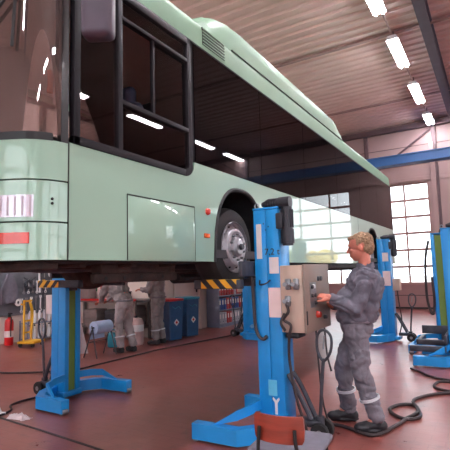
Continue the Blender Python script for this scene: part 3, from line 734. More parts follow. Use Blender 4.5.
# ------------------------------------------------------------------ mobile column lifts (local: faces +x, column centred on the origin)
LH = 2.065
def lift(loc, rz, label, fork_z=1.33, big=False, hz=(1, .19, .575)):
    e = empty('column_lift', label, 'vehicle lift', loc, rz, 'mobile column lifts')
    w, d = .13, .12
    q = MB()                      # C-shaped column
    q.span((-w, -d, .06), (.0, d, LH), .012); q.span((0, -d, .06), (w, -d + .065, LH), .01); q.span((0, d - .065, .06), (w, d, LH), .01)
    q.span((-w - .004, -d - .004, LH), (w + .004, d + .004, LH + .02), .006)
    q.build('column', M['blue'], e)
    q = MB(); q.span((0, -d + .066, .10), (w - .025, d - .066, LH - .02)); q.build('slot_strip', M['green'], e, smooth=0)
    # foot: two cranked legs
    for s in (-1, 1):
        q = MB(); path = [(-.08, s * .08), (.02, s * .33), (.16, s * .48), (.60, s * .49)]
        hw = .05; L_ = []; R_ = []
        for i, p in enumerate(path):
            a = V(path[max(0, i - 1)]); c = V(path[min(3, i + 1)]); t = (c - a).normalized(); n = V((-t.y, t.x)); L_.append(tuple(V(p) + n * hw)); R_.append(tuple(V(p) - n * hw))
        q.prism(L_ + R_[::-1], .135, Matrix.Translation((0, 0, .022)))
        lg = q.build('leg', M['blue'], e, smooth=20)
        q = MB(); q.cyl((.575, s * .49 - .036, .036), (.575, s * .49 + .036, .036), .036); q.build('leg_wheel', M['steel'], lg)
        q = MB(); q.prism([(w - .02, 0), (.36, 0), (.36, .035), (.30, .08), (w - .02, .10)], .02, Matrix.Translation((0, s * .30, .15)) @ Matrix.Rotation(PI / 2 + s * .0, 4, 'X')); 
        # upper stay, bent like the foot
        pts = [(.12, s * .10), (.14, s * .28), (.20, s * .42), (.40, s * .48)]
        q.bm.clear()
        L2 = []; R2 = []
        for i, p in enumerate(pts):
            a = V(pts[max(0, i - 1)]); c = V(pts[min(3, i + 1)]); t = (c - a).normalized(); n = V((-t.y, t.x)); L2.append(tuple(V(p) + n * .012)); R2.append(tuple(V(p) - n * .012))
        zz = [.31, .30, .28, .16]; zl = [.23, .22, .20, .15]
        A = [[(x, y, z) for (x, y), z in zip(L2, zl)], [(x, y, z) for (x, y), z in zip(L2, zz)]]; B = [[(x, y, z) for (x, y), z in zip(R2, zl)], [(x, y, z) for (x, y), z in zip(R2, zz)]]
        q.sheet(A, B); q.build('gusset', M['blue'], e, smooth=20)
    q = MB(); q.span((-.22, -.14, .035), (.14, .14, .10), .01); q.build('base_plate', M['blue'], e)
    # fork carriage and arms
    z = fork_z
    q = MB(); q.span((w + .005, -.36, z + .11), (w + .045, .36, z + .25), .008); q.span((w - .05, -.05, z - .05), (w + .02, .05, z + .25), .006)
    fk = q.build('fork_carriage', M['darksteel'], e)
    for s in (-1, 1):
        q = MB(); q.span((w + .02, s * .34 - .035, z), (.66, s * .34 + .035, z + .085), .008); fa = q.build('fork_arm', M['darksteel'], e)
        if hz and s == hz[0]: q = MB(); q.span((hz[1], s * .34 - .043, z + .005), (hz[2], s * .34 + .043, z + .088), .006); q.build('hazard_plate', M['hazard'], fa)
    # drive on top
    q = MB(); q.cyl((.05, .07, LH + .055), (.00, .07, LH + .055), .022, .04); q.cyl((.0, .07, LH + .055), (-.14, .07, LH + .055), .045); q.cyl((-.13, .07, LH + .055), (-.24, .07, LH + .055), .055); q.box((-.06, .06, LH + .03), (.10, .09, .05), .01)
    for k in range(5): q.cyl((-.02 - k * .025, .07, LH + .055), (-.03 - k * .025, .07, LH + .055), .051)
    q.build('gearbox', M['motor'], e)
    q = MB(); q.cyl((-.20, .07, LH + .01), (-.20, .07, LH - .22), .052); q.cyl((-.20, .07, LH - .20), (-.20, .07, LH - .33), .062); q.cyl((-.20, .07, LH - .33), (-.20, .07, LH - .35), .05)
    for k in range(12):
        a = k * PI / 6; q.box((-.20 + .055 * math.cos(a), .07 + .055 * math.sin(a), LH - .10), (.012, .006, .17), 0, rot=a)
    q.box((-.145, .105, LH - .12), (.07, .07, .15), .012); q.build('motor', M['motor'], e)
    q = MB(); q.tube([(.11 + .022 * math.cos(a * PI / 6), .07, LH + .045 + .025 * math.sin(a * PI / 6)) for a in range(12)], .008, closed=True); q.cyl((.11, .07, LH + .018), (.11, .07, LH + .03), .01); q.build('lifting_eye', M['steel'], e)
    # tow handle with castors behind the column
    q = MB(); q.tube([(-.40, 0, .13), (-.43, 0, .45), (-.46, 0, .70)], .016)
    q.tube([V((-.46, 0, .68)), V((-.41, 0, .76)), V((-.41, 0, .88)), V((-.445, 0, .94)), V((-.50, 0, .94)), V((-.54, 0, .88)), V((-.525, 0, .76))], .013, closed=True)
    th = q.build('tow_handle', M['darksteel'], e)
    q = MB(); q.tube([(-.462, 0, .78), (-.478, 0, .90)], .008, smooth=False); q.build('release_lever', M['steel'], th)
    q = MB(); q.box((-.30, 0, .14), (.24, .12, .06), .01); q.cyl((-.40, 0, .08), (-.40, 0, .20), .04)
    q.tube([(-.14, -.05, .55), (-.22, -.06, .42), (-.34, -.05, .18)], .022); q.tube([(-.14, .05, .55), (-.22, .06, .42), (-.34, .05, .18)], .022); q.build('tow_bracket', M['darksteel'], e)
    for s in (-1, 1):
        q = MB(); q.lathe([(.03, -.022), (.075, -.022), (.082, -.012), (.082, .012), (.075, .022), (.03, .022)], (-.42, s * .075, .082), axis=(0, 1, 0)); wv = q.build('steering_wheel', M['black'], e)
        q = MB(); q.cyl((-.42, s * .05, .082), (-.42, s * .10, .082), .028); q.build('wheel_hub', M['steel'], wv)
    # labels on the side that faces -y when the lift faces +x and on the other side
    return e
def side_labels(e, s):         # s = local side (+1 / -1) that carries the labels
    y = s * .1215
    sg = 1 if s > 0 else -1
    def lab(nm, x0, x1, z0, z1, m): q = MB(); q.span((x0, y, z0), (x1, y + s * .002, z1), 0); return q.build(nm, m, e, smooth=0)
    return lab

LM = lift((-1.832, 3.90, 0), PI, 'blue column lift beside the front wheel with the beige control cabinet', big=True)
lab = side_labels(LM, 1)
# local x runs against world x here: world px left -> local +x
lab('instruction_label', .045, .10, 1.60, 1.93, M['paper'])
lab('rating_plate', -.12, -.025, 1.46, 1.61, M['paper'])
lab('notice_sheet', -.128, -.005, 1.06, 1.33, M['pinkpaper'])
lab('warning_sticker', -.055, .03, .36, .50, M['lightblue'])
M4 = Matrix.Translation((.02, .1225, 1.635)) @ Matrix.Rotation(PI, 4, 'Z') @ Matrix.Rotation(PI / 2, 4, 'X')
text_part('capacity_marking', '7,2 t', .085, M['cable'], LM, M4, .0025)
for a, c in ((.0, 1.87), (-.03, 1.90), (.02, 1.93)): q = MB(); q.cyl((a, .12, c), (a, .126, c), .008, n=10); q.build('bolt_head', M['bluedark'], LM)
q = MB(); q.prism([(-.012, 0), (.012, 0), (.014, .10), (.035, .13), (.03, .15), (.012, .135), (0, .12), (-.012, .135), (-.03, .15), (-.035, .13), (-.014, .10)], .012, Matrix.Translation((-.04, .1215, .20)) @ Matrix.Rotation(-PI / 2, 4, 'X') @ Matrix.Rotation(PI, 4, 'Z') @ Matrix.Rotation(PI, 4, 'Y')); q.build('spanner_plate', M['paper'], LM)
q = MB(); q.tube([(.20, .16, 1.52), (.155, .14, 1.40), (.142, .14, 1.15), (.135, .14, 1.0), (.11, .14, .90), (.06, .14, .86), (.02, .13, .89)], .016); q.tube([(.08, .125, 1.40), (.06, .16, 1.36), (.0, .16, 1.37), (-.03, .125, 1.40)], .007); q.build('hose', M['cable'], LM)
# control cabinet on the back of the main column
cab = MB(); cab.span((-.350, -.52, .93), (-.132, .135, 1.53), .008); cab = cab.build('control_cabinet', M['cabinet'], LM); tag(cab, 'beige control cabinet')
q = MB(); q.span((-.372, -.53, .925), (-.352, .142, 1.535), .006); cd = q.build('cabinet_door', M['cabinet_door'], cab)
def knob(y, z, r, m, nm, l=.02, n=16): q = MB(); q.cyl((-.372, y, z), (-.372 - l, y, z), r, r * .85, n=n); return q.build(nm, m, cab)
knob(-.06, 1.33, .022, M['white'], 'selector_knob'); knob(-.02, 1.33, .02, M['plastic_dark'], 'push_button'); knob(-.20, 1.40, .024, M['plastic_dark'], 'push_button'); knob(-.26, 1.40, .024, M['plastic_dark'], 'push_button')
knob(-.02, 1.25, .018, M['plastic_dark'], 'push_button'); knob(-.10, 1.25, .018, M['plastic_dark'], 'push_button'); knob(-.10, 1.18, .018, M['plastic_dark'], 'push_button'); knob(-.14, 1.07, .032, M['redlens'], 'emergency_stop', .035)
knob(-.33, 1.03, .02, M['plastic_dark'], 'door_lock', .03)
q = MB(); q.span((-.375, -.14, 1.14), (-.372, .02, 1.37)); q.build('switch_panel', M['steel'], cab, smooth=0)
q = MB(); q.span((-.377, .105, 1.0), (-.369, .13, 1.12), .003); q.build('hinge', M['black'], cab)
for (x, z) in ((-.215, 1.36), (-.292, 1.36), (-.205, 1.21)):
    q = MB(); q.box((x, .145, z), (.055, .03, .10), .012); q.cyl((x + .016, .14, z), (x + .016, .19, z), .020); q.cyl((x - .016, .14, z - .01), (x - .016, .18, z - .02), .016); q.build('socket', M['steel'], cab)
q = MB(); q.tube([(-.20, .16, 1.18), (-.23, .20, 1.12), (-.18, .19, 1.05), (-.24, .18, 1.0), (-.22, .18, .90), (-.20, .15, .7), (-.25, .16, .4), (-.32, .14, .14), (-.34, .10, .03)], .013); q.tube([(-.17, .15, 1.10), (-.15, .19, 1.02), (-.18, .17, .95)], .012); q.build('plug_cable', M['cable'], cab)
q = MB(); q.tube([(-.33, -.2, .93), (-.36, -.15, .6), (-.40, -.10, .3), (-.45, -.1, .1)], .009); q.tube([(-.38, -.30, .93), (-.42, -.22, .7), (-.46, -.2, .55)], .009); q.build('hanging_cable', M['cable'], cab)
q = MB(); q.span((-.28, -.1, .87), (-.14, .10, .93), .03); q.build('cable_gland_box', M['plastic_dark'], cab)

def small_box(e, m='cabinet'):
    q = MB(); q.span((-.27, -.10, 1.02), (-.135, .10, 1.26), .01); k = q.build('junction_box', M[m], e)
    q = MB(); q.cyl((-.2, 0, 1.0), (-.2, 0, 1.02), .02); q.tube([(-.2, 0, 1.0), (-.22, -.02, .7), (-.25, 0, .4), (-.2, .02, .15)], .012); q.build('box_cable', M['cable'], k)
LL = lift((-4.70, 3.84, 0), 0, 'blue column lift at the far front side of the bus, with an olive slot strip', fork_z=1.36, hz=(-1, -.05, .32)); small_box(LL, 'paper')
LR = lift((-1.98, 9.75, 0), PI, 'blue column lift behind the grey-overalled man, at the rear wheel', hz=None); small_box(LR)
lab = side_labels(LR, 1); lab('square_notice', -.09, .03, 1.62, 1.80, M['paper']); lab('notice_sheet', -.11, .04, 1.12, 1.42, M['pinkpaper'])
LRF = lift((-4.93, 9.2, 0), 0, 'blue column lift seen in part under the bus beside the bookshelf', hz=None); small_box(LRF)
LA = lift((-.86, 8.9, 0), -PI / 2, 'parked blue column lift with its olive slot strip facing the camera', fork_z=.20, hz=None)
LB = lift((-.58, 7.85, 0), PI, 'parked blue column lift cut off by the right edge of the picture', fork_z=.20, hz=None)
q = MB(); q.tube([(.13, -.15, 1.95), (.16, -.22, 1.6), (.16, -.24, 1.0), (.17, -.20, .72), (.17, -.15, .66), (.16, -.12, .9), (.15, -.135, 1.3)], .022); q.build('hose', M['cable'], LA)
lab = side_labels(LB, 1); 

# ------------------------------------------------------------------ people
def hand_prims(q, wrist, d, up, side, spread=1., curl=.5, k=1.):
    """palm, four fingers and a thumb; d = forward, up = back of the hand, side = thumb side"""
    d = V(d).normalized(); up = V(up); up = (up - d * up.dot(d)).normalized(); side = V(side); side = (side - d * side.dot(d) - up * side.dot(up)).normalized()
    w = V(wrist); m = Matrix((d, side, up)).transposed().to_4x4()
    q.ball(w + d * .05 * k, (.056 * k, .043 * k, .019 * k), m)
    q.cone2(w - d * .01, w + d * .03 * k, .027 * k, .028 * k)
    for i, (o, l) in enumerate(((.030, .072), (.010, .082), (-.011, .076), (-.031, .058))):
        a = w + d * .088 * k + side * o * k
        c1 = curl * .5; c2 = curl * 1.2
        p1 = a + (d * math.cos(c1) - up * math.sin(c1)) * l * .5 * k; p2 = p1 + (d * math.cos(c2) - up * math.sin(c2)) * l * .5 * k
        q.cone2(a, p1, .0098 * k, .009 * k, 10); q.cone2(p1, p2, .009 * k, .0075 * k, 10)
    a = w + d * .03 * k + side * .034 * k; p1 = a + (d * .7 + side * .6 - up * .2).normalized() * .042 * k; p2 = p1 + (d * .95 + side * .15 - up * .3).normalized() * .034 * k
    q.cone2(a, p1, .014 * k, .0115 * k, 10); q.cone2(p1, p2, .0115 * k, .009 * k, 10)

def person(label, J, f, pants='trouser', detail=.0065, head_look=None, group=None, top='coverall'):
    f = V(f).normalized(); up = V((0, 0, 1)); lf = up.cross(f).normalized()       # lf: the person's left
    o = V((J['pel'].x, J['pel'].y, 0))
    def rel(q): bmesh.ops.translate(q.bm, vec=-o, verts=q.bm.verts); return q
    # ---- body (skin), one continuous surface
    q = MB()
    hd = J['head']; lk = V(head_look or f).normalized(); hl2 = up.cross(lk).normalized(); hu = lk.cross(hl2)
    hm = Matrix((lk, hl2, hu)).transposed().to_4x4()
    HS = J.get('hs', 1.)
    def hp(a, b_, c): return hd + (lk * a + hl2 * b_ + hu * c) * HS
    q.ball(hp(-.012, 0, .025), (.098 * HS, .078 * HS, .092 * HS), hm, 24, 16)        # skull
    q.ball(hp(.022, 0, -.035), (.072 * HS, .062 * HS, .082 * HS), hm, 20, 14)         # face
    q.ball(hp(.050, 0, -.092), (.030, .030, .022), hm)                 # chin
    q.cone2(hp(.086, 0, .010), hp(.106, 0, -.024), .008, .0115)         # nose
    q.ball(hp(.095, .011, -.029), .008); q.ball(hp(.095, -.011, -.029), .008)
    q.cone2(hp(.082, .028, .028), hp(.082, -.028, .028), .011, .011)   # brow
    q.ball(hp(.088, 0, -.056), (.010, .022, .006), hm); q.ball(hp(.086, 0, -.067), (.010, .019, .007), hm)  # lips
    for s in (-1, 1):
        q.ball(hp(.066, s * .038, -.022), (.02, .016, .018), hm)
        q.ball(hp(-.008, s * .078, -.012), (.020, .009, .031), hm)     # ears
    q.cone2(hp(-.02, 0, -.06), J['neck'], .056, .062)
    q.ball(J['chest'], (.12, .15, .16), Matrix((f, lf, up)).transposed().to_4x4()); q.cone2(J['chest'], J['pel'], .12, .13); q.cone2(J['neck'], J['chest'], .06, .10)
    for s, S in ((1, 'L'), (-1, 'R')):
        q.cone2(J['neck'] - up * .03, J['sh' + S], .05, .055); q.cone2(J['sh' + S], J['el' + S], .048, .038); q.cone2(J['el' + S], J['wr' + S], .036, .026)
        q.cone2(J['hip' + S], J['kn' + S], .078, .052); q.cone2(J['kn' + S], J['an' + S], .05, .036)
        hv, hup, hs = J['hand' + S]; hand_prims(q, J['wr' + S], hv, hup, hs, curl=J.get('curl', .6), k=J.get('hk', 1.))
        q.cone2(J['an' + S], J['an' + S] + J.get('foot' + S, f) * .12 - up * .05, .036, .025)
    body = rel(q).build('person', M['skin'])
    bake(body, [('REMESH', dict(mode='VOXEL', voxel_size=.0045)), ('SMOOTH', dict(factor=.5, iterations=3))])
    body.location = o
    tag(body, label, 'person', group)
    # eyes
    for s in (-1, 1):
        q = MB(); q.ball(hp(.080, s * .030, .008), (.008, .012, .006), hm, 12, 8); rel(q).build('eye', M['shoe'], body)
    # ---- hair
    q = MB(); q.ball(hp(-.030, 0, .044), (.096 * HS, .082 * HS, .080 * HS), hm, 24, 16); q.ball(hp(-.060, 0, .0), (.064 * HS, .076 * HS, .08 * HS), hm); q.ball(hp(.036, 0, .082), (.045 * HS, .056 * HS, .024 * HS), hm)
    q.ball(hp(-.068, 0, -.05), (.035, .05, .035), hm)
    for s in (-1, 1): q.ball(hp(.0, s * .066, .030), (.022, .014, .034), hm)
    hr = rel(q).build('hair', M['hair'], body); bake(hr, [('REMESH', dict(mode='VOXEL', voxel_size=.005)), ('SMOOTH', dict(factor=.5, iterations=2))]); wrinkle(hr, .007, 34, .6); wrinkle(hr, .005, 80)
    # ---- jacket
    bm4 = Matrix((f, lf, up)).transposed().to_4x4()
    q = MB(); ax = (J['chest'] - J['pel']).normalized()
    q.ball(J['chest'] + up * .02, (.182, .22, .20), bm4, 24, 16); q.ball(J['chest'] - ax * .12 + f * .04, (.205, .215, .19), bm4, 24, 16); q.ball(J['pel'] + ax * .10 + f * .02, (.20, .205, .125), bm4, 24, 16)
    q.ball(J['chest'] - f * .07 + up * .05, (.11, .17, .16), bm4)
    q.cone2(J['neck'] - up * .035, J['neck'] + up * .01, .088, .078)
    for S in 'LR':
        q.cone2(J['neck'] - up * .06, J['sh' + S], .08, .082); q.cone2(J['sh' + S], J['el' + S], .092, .078); q.cone2(J['el' + S], J['wr' + S], .078, .050)
    jk = rel(q).build('jacket', M[top], body); bake(jk, [('REMESH', dict(mode='VOXEL', voxel_size=detail)), ('SMOOTH', dict(factor=.6, iterations=5))]); wrinkle(jk, .020, 7, 1.2); ridge(jk, .011, 5)
    # collar
    q = MB(); n = 20; c0 = J['neck'] + up * .0
    A = []; B = []
    ring_ = lambda r, z, dz: [c0 + f * (r * math.cos(2 * PI * i / n) + .005) + lf * r * math.sin(2 * PI * i / n) + up * (z - .035 * math.cos(2 * PI * i / n)) for i in range(n)]
    q.grid([ring_(.092, -.03, 0), ring_(.088, .022, 0), ring_(.078, .022, 0), ring_(.078, -.03, 0)], True); rel(q).build('collar', M[top], body)
    # waistband
    q = MB(); wc = J['pel'] + ax * .045
    W0 = [wc + f * .165 * math.cos(2 * PI * i / 28) + lf * .175 * math.sin(2 * PI * i / 28) for i in range(28)]
    q.tube([p for p in W0], .018, closed=True, smooth=False); wb = rel(q).build('waistband', M['trouser'], body); bake(wb, [('REMESH', dict(mode='VOXEL', voxel_size=.008))]); wrinkle(wb, .006, 20)
    # chest pocket and a dark patch
    q = MB(); q.box(J['chest'] + f * .135 + lf * .105 + up * .0, (.10, .02, .09), .008, rot=Matrix((f, lf, up)).transposed().to_4x4() @ Matrix.Rotation(-.75, 4, 'Z')); rel(q).build('pocket', M[top], body)
    # ---- trousers
    q = MB(); q.ball(J['pel'], (.150, .178, .13), bm4, 20, 14); q.ball(J['pel'] - f * .05 - up * .03, (.115, .155, .12), bm4)
    for S in 'LR':
        q.cone2(J['hip' + S] - up * .01, J['kn' + S], .112, .088); q.cone2(J['kn' + S], J['an' + S] + up * .03, .088, .078); q.ball(J['an' + S] + up * .03 + f * .01, (.078, .068, .05), bm4)
    tr = rel(q).build('trousers', M[pants], body); bake(tr, [('REMESH', dict(mode='VOXEL', voxel_size=detail)), ('SMOOTH', dict(factor=.6, iterations=5))]); wrinkle(tr, .016, 7, 1.4); ridge(tr, .010, 5)
    for S in 'LR':
        t = .52; c = J['kn' + S].lerp(J['an' + S], t); d = (J['an' + S] - J['kn' + S]).normalized()
        u = d.cross(lf).normalized(); v = d.cross(u)
        A = [[c + (u * math.cos(2 * PI * i / 28) + v * math.sin(2 * PI * i / 28)) * r + d * h for i in range(28)] for r, h in ((.095, -.012), (.094, .012), (.084, .012), (.084, -.012))]
        q = MB(); q.grid(A + [A[0]], True); bmesh.ops.remove_doubles(q.bm, verts=q.bm.verts, dist=1e-5); rel(q).build('reflective_band', M['reflect'], body)
    # ---- shoes
    for S in 'LR':
        ff = V(J.get('foot' + S, f)).normalized(); a = J['an' + S]; g = V((a.x, a.y, 0)); fl = up.cross(ff); fm = Matrix((ff, fl, up)).transposed().to_4x4()
        q = MB(); q.ball(g + ff * -.035 + up * .055, (.058, .046, .055), fm); q.ball(g + ff * .13 + up * .045, (.085, .054, .045), fm); q.cone2(g + up * .07, g + ff * .11 + up * .055, .046, .044); q.cone2(g + up * .06, a + up * .0, .048, .05)
        q.ball(g + ff * .05 + up * .018, (.15, .050, .018), fm); q.box(g + ff * .055 + up * .014, (.25, .085, .028), .012, rot=fm)
        sh = rel(q).build('shoe', M['shoe'], body); bake(sh, [('REMESH', dict(mode='VOXEL', voxel_size=.007)), ('SMOOTH', dict(factor=.5, iterations=2))])
        mn = min(v.co.z for v in sh.data.vertices)
        for v in sh.data.vertices: v.co.z -= mn
    return body

f = V((-.97, -.24, 0)).normalized()
MS = V((-.045, -.045, 0))
J = dict(pel=V((-1.15, 4.40, .95)), chest=V((-1.08, 4.40, 1.28)), neck=V((-1.10, 4.40, 1.51)), head=V((-1.165, 4.385, 1.695)),
         shL=V((-1.02, 4.23, 1.41)), shR=V((-1.10, 4.57, 1.41)), elL=V((-1.07, 4.17, 1.11)), elR=V((-1.20, 4.66, 1.14)),
         wrL=V((-1.335, 4.10, 1.215)), wrR=V((-1.40, 4.42, 1.12)),
         handL=(V((-.96, .05, .22)), V((.2, -.35, .9)), V((-.1, -.9, -.3))), handR=(V((-.7, -.5, .2)), V((-.3, .3, .9)), V((-.1, -.9, 0))),
         hipL=V((-1.12, 4.31, .92)), hipR=V((-1.17, 4.49, .92)), knL=V((-1.10, 4.31, .50)), knR=V((-1.33, 4.50, .51)),
         anL=V((-.995, 4.36, .11)), anR=V((-1.31, 4.56, .11)), footL=V((-.85, -.5, 0)), footR=V((-.93, -.35, 0)))
for k_ in J:
    if not k_.startswith(('hand', 'foot')): J[k_] = J[k_] + MS
J['wrL'] = V((-1.325, 4.09, 1.215)); J['wrR'] = V((-1.40, 4.42, 1.12)); J['head'] = V((-1.115, 4.36, 1.69)); J['hs'] = 1.13; J['neck'] = V((-1.075, 4.37, 1.485)); J['hk'] = 1.2
for k_ in ('chest', 'shL', 'shR'): J[k_] = J[k_] + V((.035, 0, 0))
man = person('man in grey overalls working the control cabinet with his left hand', J, f, head_look=V((-.97, -.20, -.16)))

# worker bending over the bench (his head hidden by the bus)
f2 = V((-.80, -.60, 0)).normalized(); f2 = V((-.97, .1, 0)).normalized()
l2 = V((0, 0, 1)).cross(f2)
p = V((-6.35, 6.60, .95))
J2 = dict(pel=p, chest=p + f2 * .20 + V((0, 0, .34)), neck=p + f2 * .36 + V((0, 0, .52)), head=p + f2 * .48 + V((0, 0, .66)),
          shL=p + f2 * .28 + l2 * .17 + V((0, 0, .44)), shR=p + f2 * .28 - l2 * .17 + V((0, 0, .44)), elL=p + f2 * .42 + l2 * .2 + V((0, 0, .18)), elR=p + f2 * .42 - l2 * .22 + V((0, 0, .18)),
          wrL=p + f2 * .62 + l2 * .12 + V((0, 0, .02)), wrR=p + f2 * .64 - l2 * .12 + V((0, 0, .04)),
          handL=(f2 + V((0, 0, -.3)), V((0, 0, 1)), -l2), handR=(f2 + V((0, 0, -.3)), V((0, 0, 1)), l2),
          hipL=p + l2 * .09 - V((0, 0, .03)), hipR=p - l2 * .09 - V((0, 0, .03)), knL=p + l2 * .11 + f2 * .05 + V((0, 0, -.45)), knR=p - l2 * .1 + f2 * .02 + V((0, 0, -.45)),
          anL=p + l2 * .12 - f2 * .02 + V((0, 0, -.84)), anR=p - l2 * .11 - f2 * .12 + V((0, 0, -.84)))
person('worker in light grey overalls bending over beside the blue paper roll', J2, f2, 'trouser_light', .012, top='worker_grey')
f3 = V((-.9, -.2, 0)).normalized(); l3 = V((0, 0, 1)).cross(f3); p = V((-6.35, 7.62, .95))
J3 = dict(pel=p, chest=p + f3 * .03 + V((0, 0, .34)), neck=p + f3 * .06 + V((0, 0, .56)), head=p + f3 * .12 + V((0, 0, .73)),
          shL=p + f3 * .03 + l3 * .18 + V((0, 0, .48)), shR=p + f3 * .03 - l3 * .18 + V((0, 0, .48)), elL=p + f3 * .10 + l3 * .24 + V((0, 0, .20)), elR=p + f3 * .10 - l3 * .24 + V((0, 0, .20)),
          wrL=p + f3 * .32 + l3 * .14 + V((0, 0, .22)), wrR=p + f3 * .32 - l3 * .14 + V((0, 0, .24)),
          handL=(f3, V((0, 0, 1)), -l3), handR=(f3, V((0, 0, 1)), l3),
          hipL=p + l3 * .09 - V((0, 0, .03)), hipR=p - l3 * .09 - V((0, 0, .03)), knL=p + l3 * .1 + f3 * .03 + V((0, 0, -.45)), knR=p - l3 * .1 + f3 * .03 + V((0, 0, -.45)),
          anL=p + l3 * .11 + V((0, 0, -.84)), anR=p - l3 * .11 - f3 * .04 + V((0, 0, -.84)))
person('worker in grey overalls standing upright beside the dark blue bins', J3, f3, 'worker_grey', .012, top='worker_grey')

# ------------------------------------------------------------------ chair in the foreground
ch = empty('plywood_chair', 'chair with an orange plywood back and grey seat, cut by the bottom edge', 'chair', (-1.135, 2.42, 0), 0)
ch.rotation_euler = (0, 0, math.radians(5))      # local +y: the way the chair faces
q = MB(); n = 10
def backrow(y0, z, w=.17): return [(-w + 2 * w * i / n, y0 - .035 * (1 - ((i / n - .5) * 2) ** 2), z) for i in range(n + 1)]
zs = (.515, .535, .59, .65, .665); ws = (.135, .146, .150, .148, .14)
q.sheet([backrow(-.01, z, w) for z, w in zip(zs, ws)], [backrow(.004, z, w) for z, w in zip(zs, ws)]); q.build('backrest', M['plywood'], ch)
for s in (-1, 1):
    q = MB(); q.tube([(s * .105, -.045, .60), (s * .11, -.05, .53), (s * .125, -.03, .43), (s * .15, .02, .41)], .011); q.build('back_upright', M['black'], ch)
    for (yy, y2) in ((.03, -.02), (.36, .40)):
        q = MB(); q.tube([(s * .17, yy, .42), (s * .19, y2, .0)], .011, smooth=False); q.build('leg', M['black'], ch)
q = MB(); q.box((0, .20, .435), (.42, .42, .04), .03, seg=3); q.build('seat', M['greyseat'], ch)

# ------------------------------------------------------------------ cables and marks on the floor
def cable(pts, r, label, nm='floor_cable'):
    q = MB(); q.tube([(x, y, r) for x, y in pts], r); return tag(q.build(nm, M['cable']), label, 'cable')
cable([(-1.62, 4.30), (-1.35, 4.28), (-1.05, 4.17), (-.92, 4.5), (-.86, 4.78), (-.80, 5.02), (-.87, 5.24), (-1.0, 5.2), (-1.07, 5.0), (-.98, 4.82), (-.86, 4.74), (-.76, 4.86), (-.80, 5.1), (-.90, 5.42), (-.78, 5.72), (-.60, 5.90), (-.3, 6.05), (0, 5.9)], .017, 'dark cable looping on the floor right of the man')
cable([(-.2, 5.95), (-.55, 5.98), (-.76, 6.12), (-.74, 6.42), (-.60, 6.46), (-.2, 6.4)], .016, 'dark cable bending back at the right edge of the picture')
cable([(-1.18, 7.1), (-1.02, 6.9), (-.88, 6.70), (-.63, 6.55), (-.2, 6.46)], .016, 'dark cable running out from under the parked lift leg')
cable([(-5.45, 9.65), (-5.46, 9.1), (-5.62, 8.1), (-5.80, 7.0), (-5.82, 6.2), (-5.83, 5.4), (-5.9, 4.9), (-6.6, 4.4), (-7.5, 4.1)], .014, 'thin dark cable across the floor from the bookshelf to the tool wall')
cable([(-4.95, 4.3), (-4.92, 3.9), (-5.02, 3.55), (-4.98, 3.3), (-4.80, 3.18), (-4.72, 3.0)], .012, 'thin cable curling on the floor by the far column lift')
q = MB(); q.tube([(-5.6, 3.05, .001), (-4.68, 2.97, .001), (-3.95, 2.92, .001), (-3.03, 2.84, .001), (-2.2, 2.78, .001)], .012); tag(q.build('floor_cable', M['cable']), 'dark straight cable along the front left of the floor', 'cable')
# crumpled cloth and white wedge on the floor at the left
q = MB()
rows_ = []
for i in range(9):
    row = []
    for j in range(15):
        u, v = i / 8, j / 14; ed = min(1, 6 * min(u, 1 - u, v, 1 - v))
        row.append((-4.58 + v * .24 + .03 * noise.noise(V((u * 3, v * 4, 1))), 2.98 + u * .10 + v * .05 + .04 * noise.noise(V((u * 2, v * 5, 5))), .006 + ed * (.018 + .07 * abs(noise.noise(V((u * 4, v * 7, 0)))))))
    rows_.append(row)
q.sheet(rows_, [[(a, c, .002) for a, c, z in r_] for r_ in rows_]); tag(q.build('crumpled_cloth', M['cloth_white']), 'crumpled white cloth lying on the floor at the left edge', 'cloth')
e = empty('folding_stand', 'white folding stand leg cut by the left edge of the picture', 'stand', (-4.88, 3.03, 0))
q = MB(); q.tube([(.10, .02, .012), (0, 0, .16), (-.16, -.02, .42), (-.3, -.04, .62)], .014, smooth=False); q.tube([(-.12, -.15, .012), (0, 0, .16)], .012, smooth=False); q.build('frame', M['white'], e)
q = MB(); q.box((.11, .02, .014), (.08, .05, .026), .008, rot=.2); q.build('foot', M['white'], e)

# ------------------------------------------------------------------ left background
# fire extinguisher
e = empty('fire_extinguisher', 'red fire extinguisher standing on the floor below the tool wall', 'fire extinguisher', (-9.50, 6.20, 0))
q = MB(); q.lathe([(.0001, .0), (.085, .0), (.095, .02), (.095, .50), (.08, .56), (.03, .60), (.028, .63)]); q.build('cylinder', M['red'], e)
q = MB(); q.cyl((0, 0, .62), (0, 0, .68), .03); q.box((.03, 0, .70), (.14, .025, .03), .008); q.build('valve', M['black'], e)
q = MB(); q.tube([(.03, 0, .65), (.12, -.03, .6), (.13, -.04, .4), (.11, -.03, .2)], .012); q.build('hose', M['black'], e)
q = MB(); q.lathe([(.0955, .18), (.0958, .18), (.0958, .32), (.0955, .32)], cap=False); q.build('label_band', M['paper'], e)
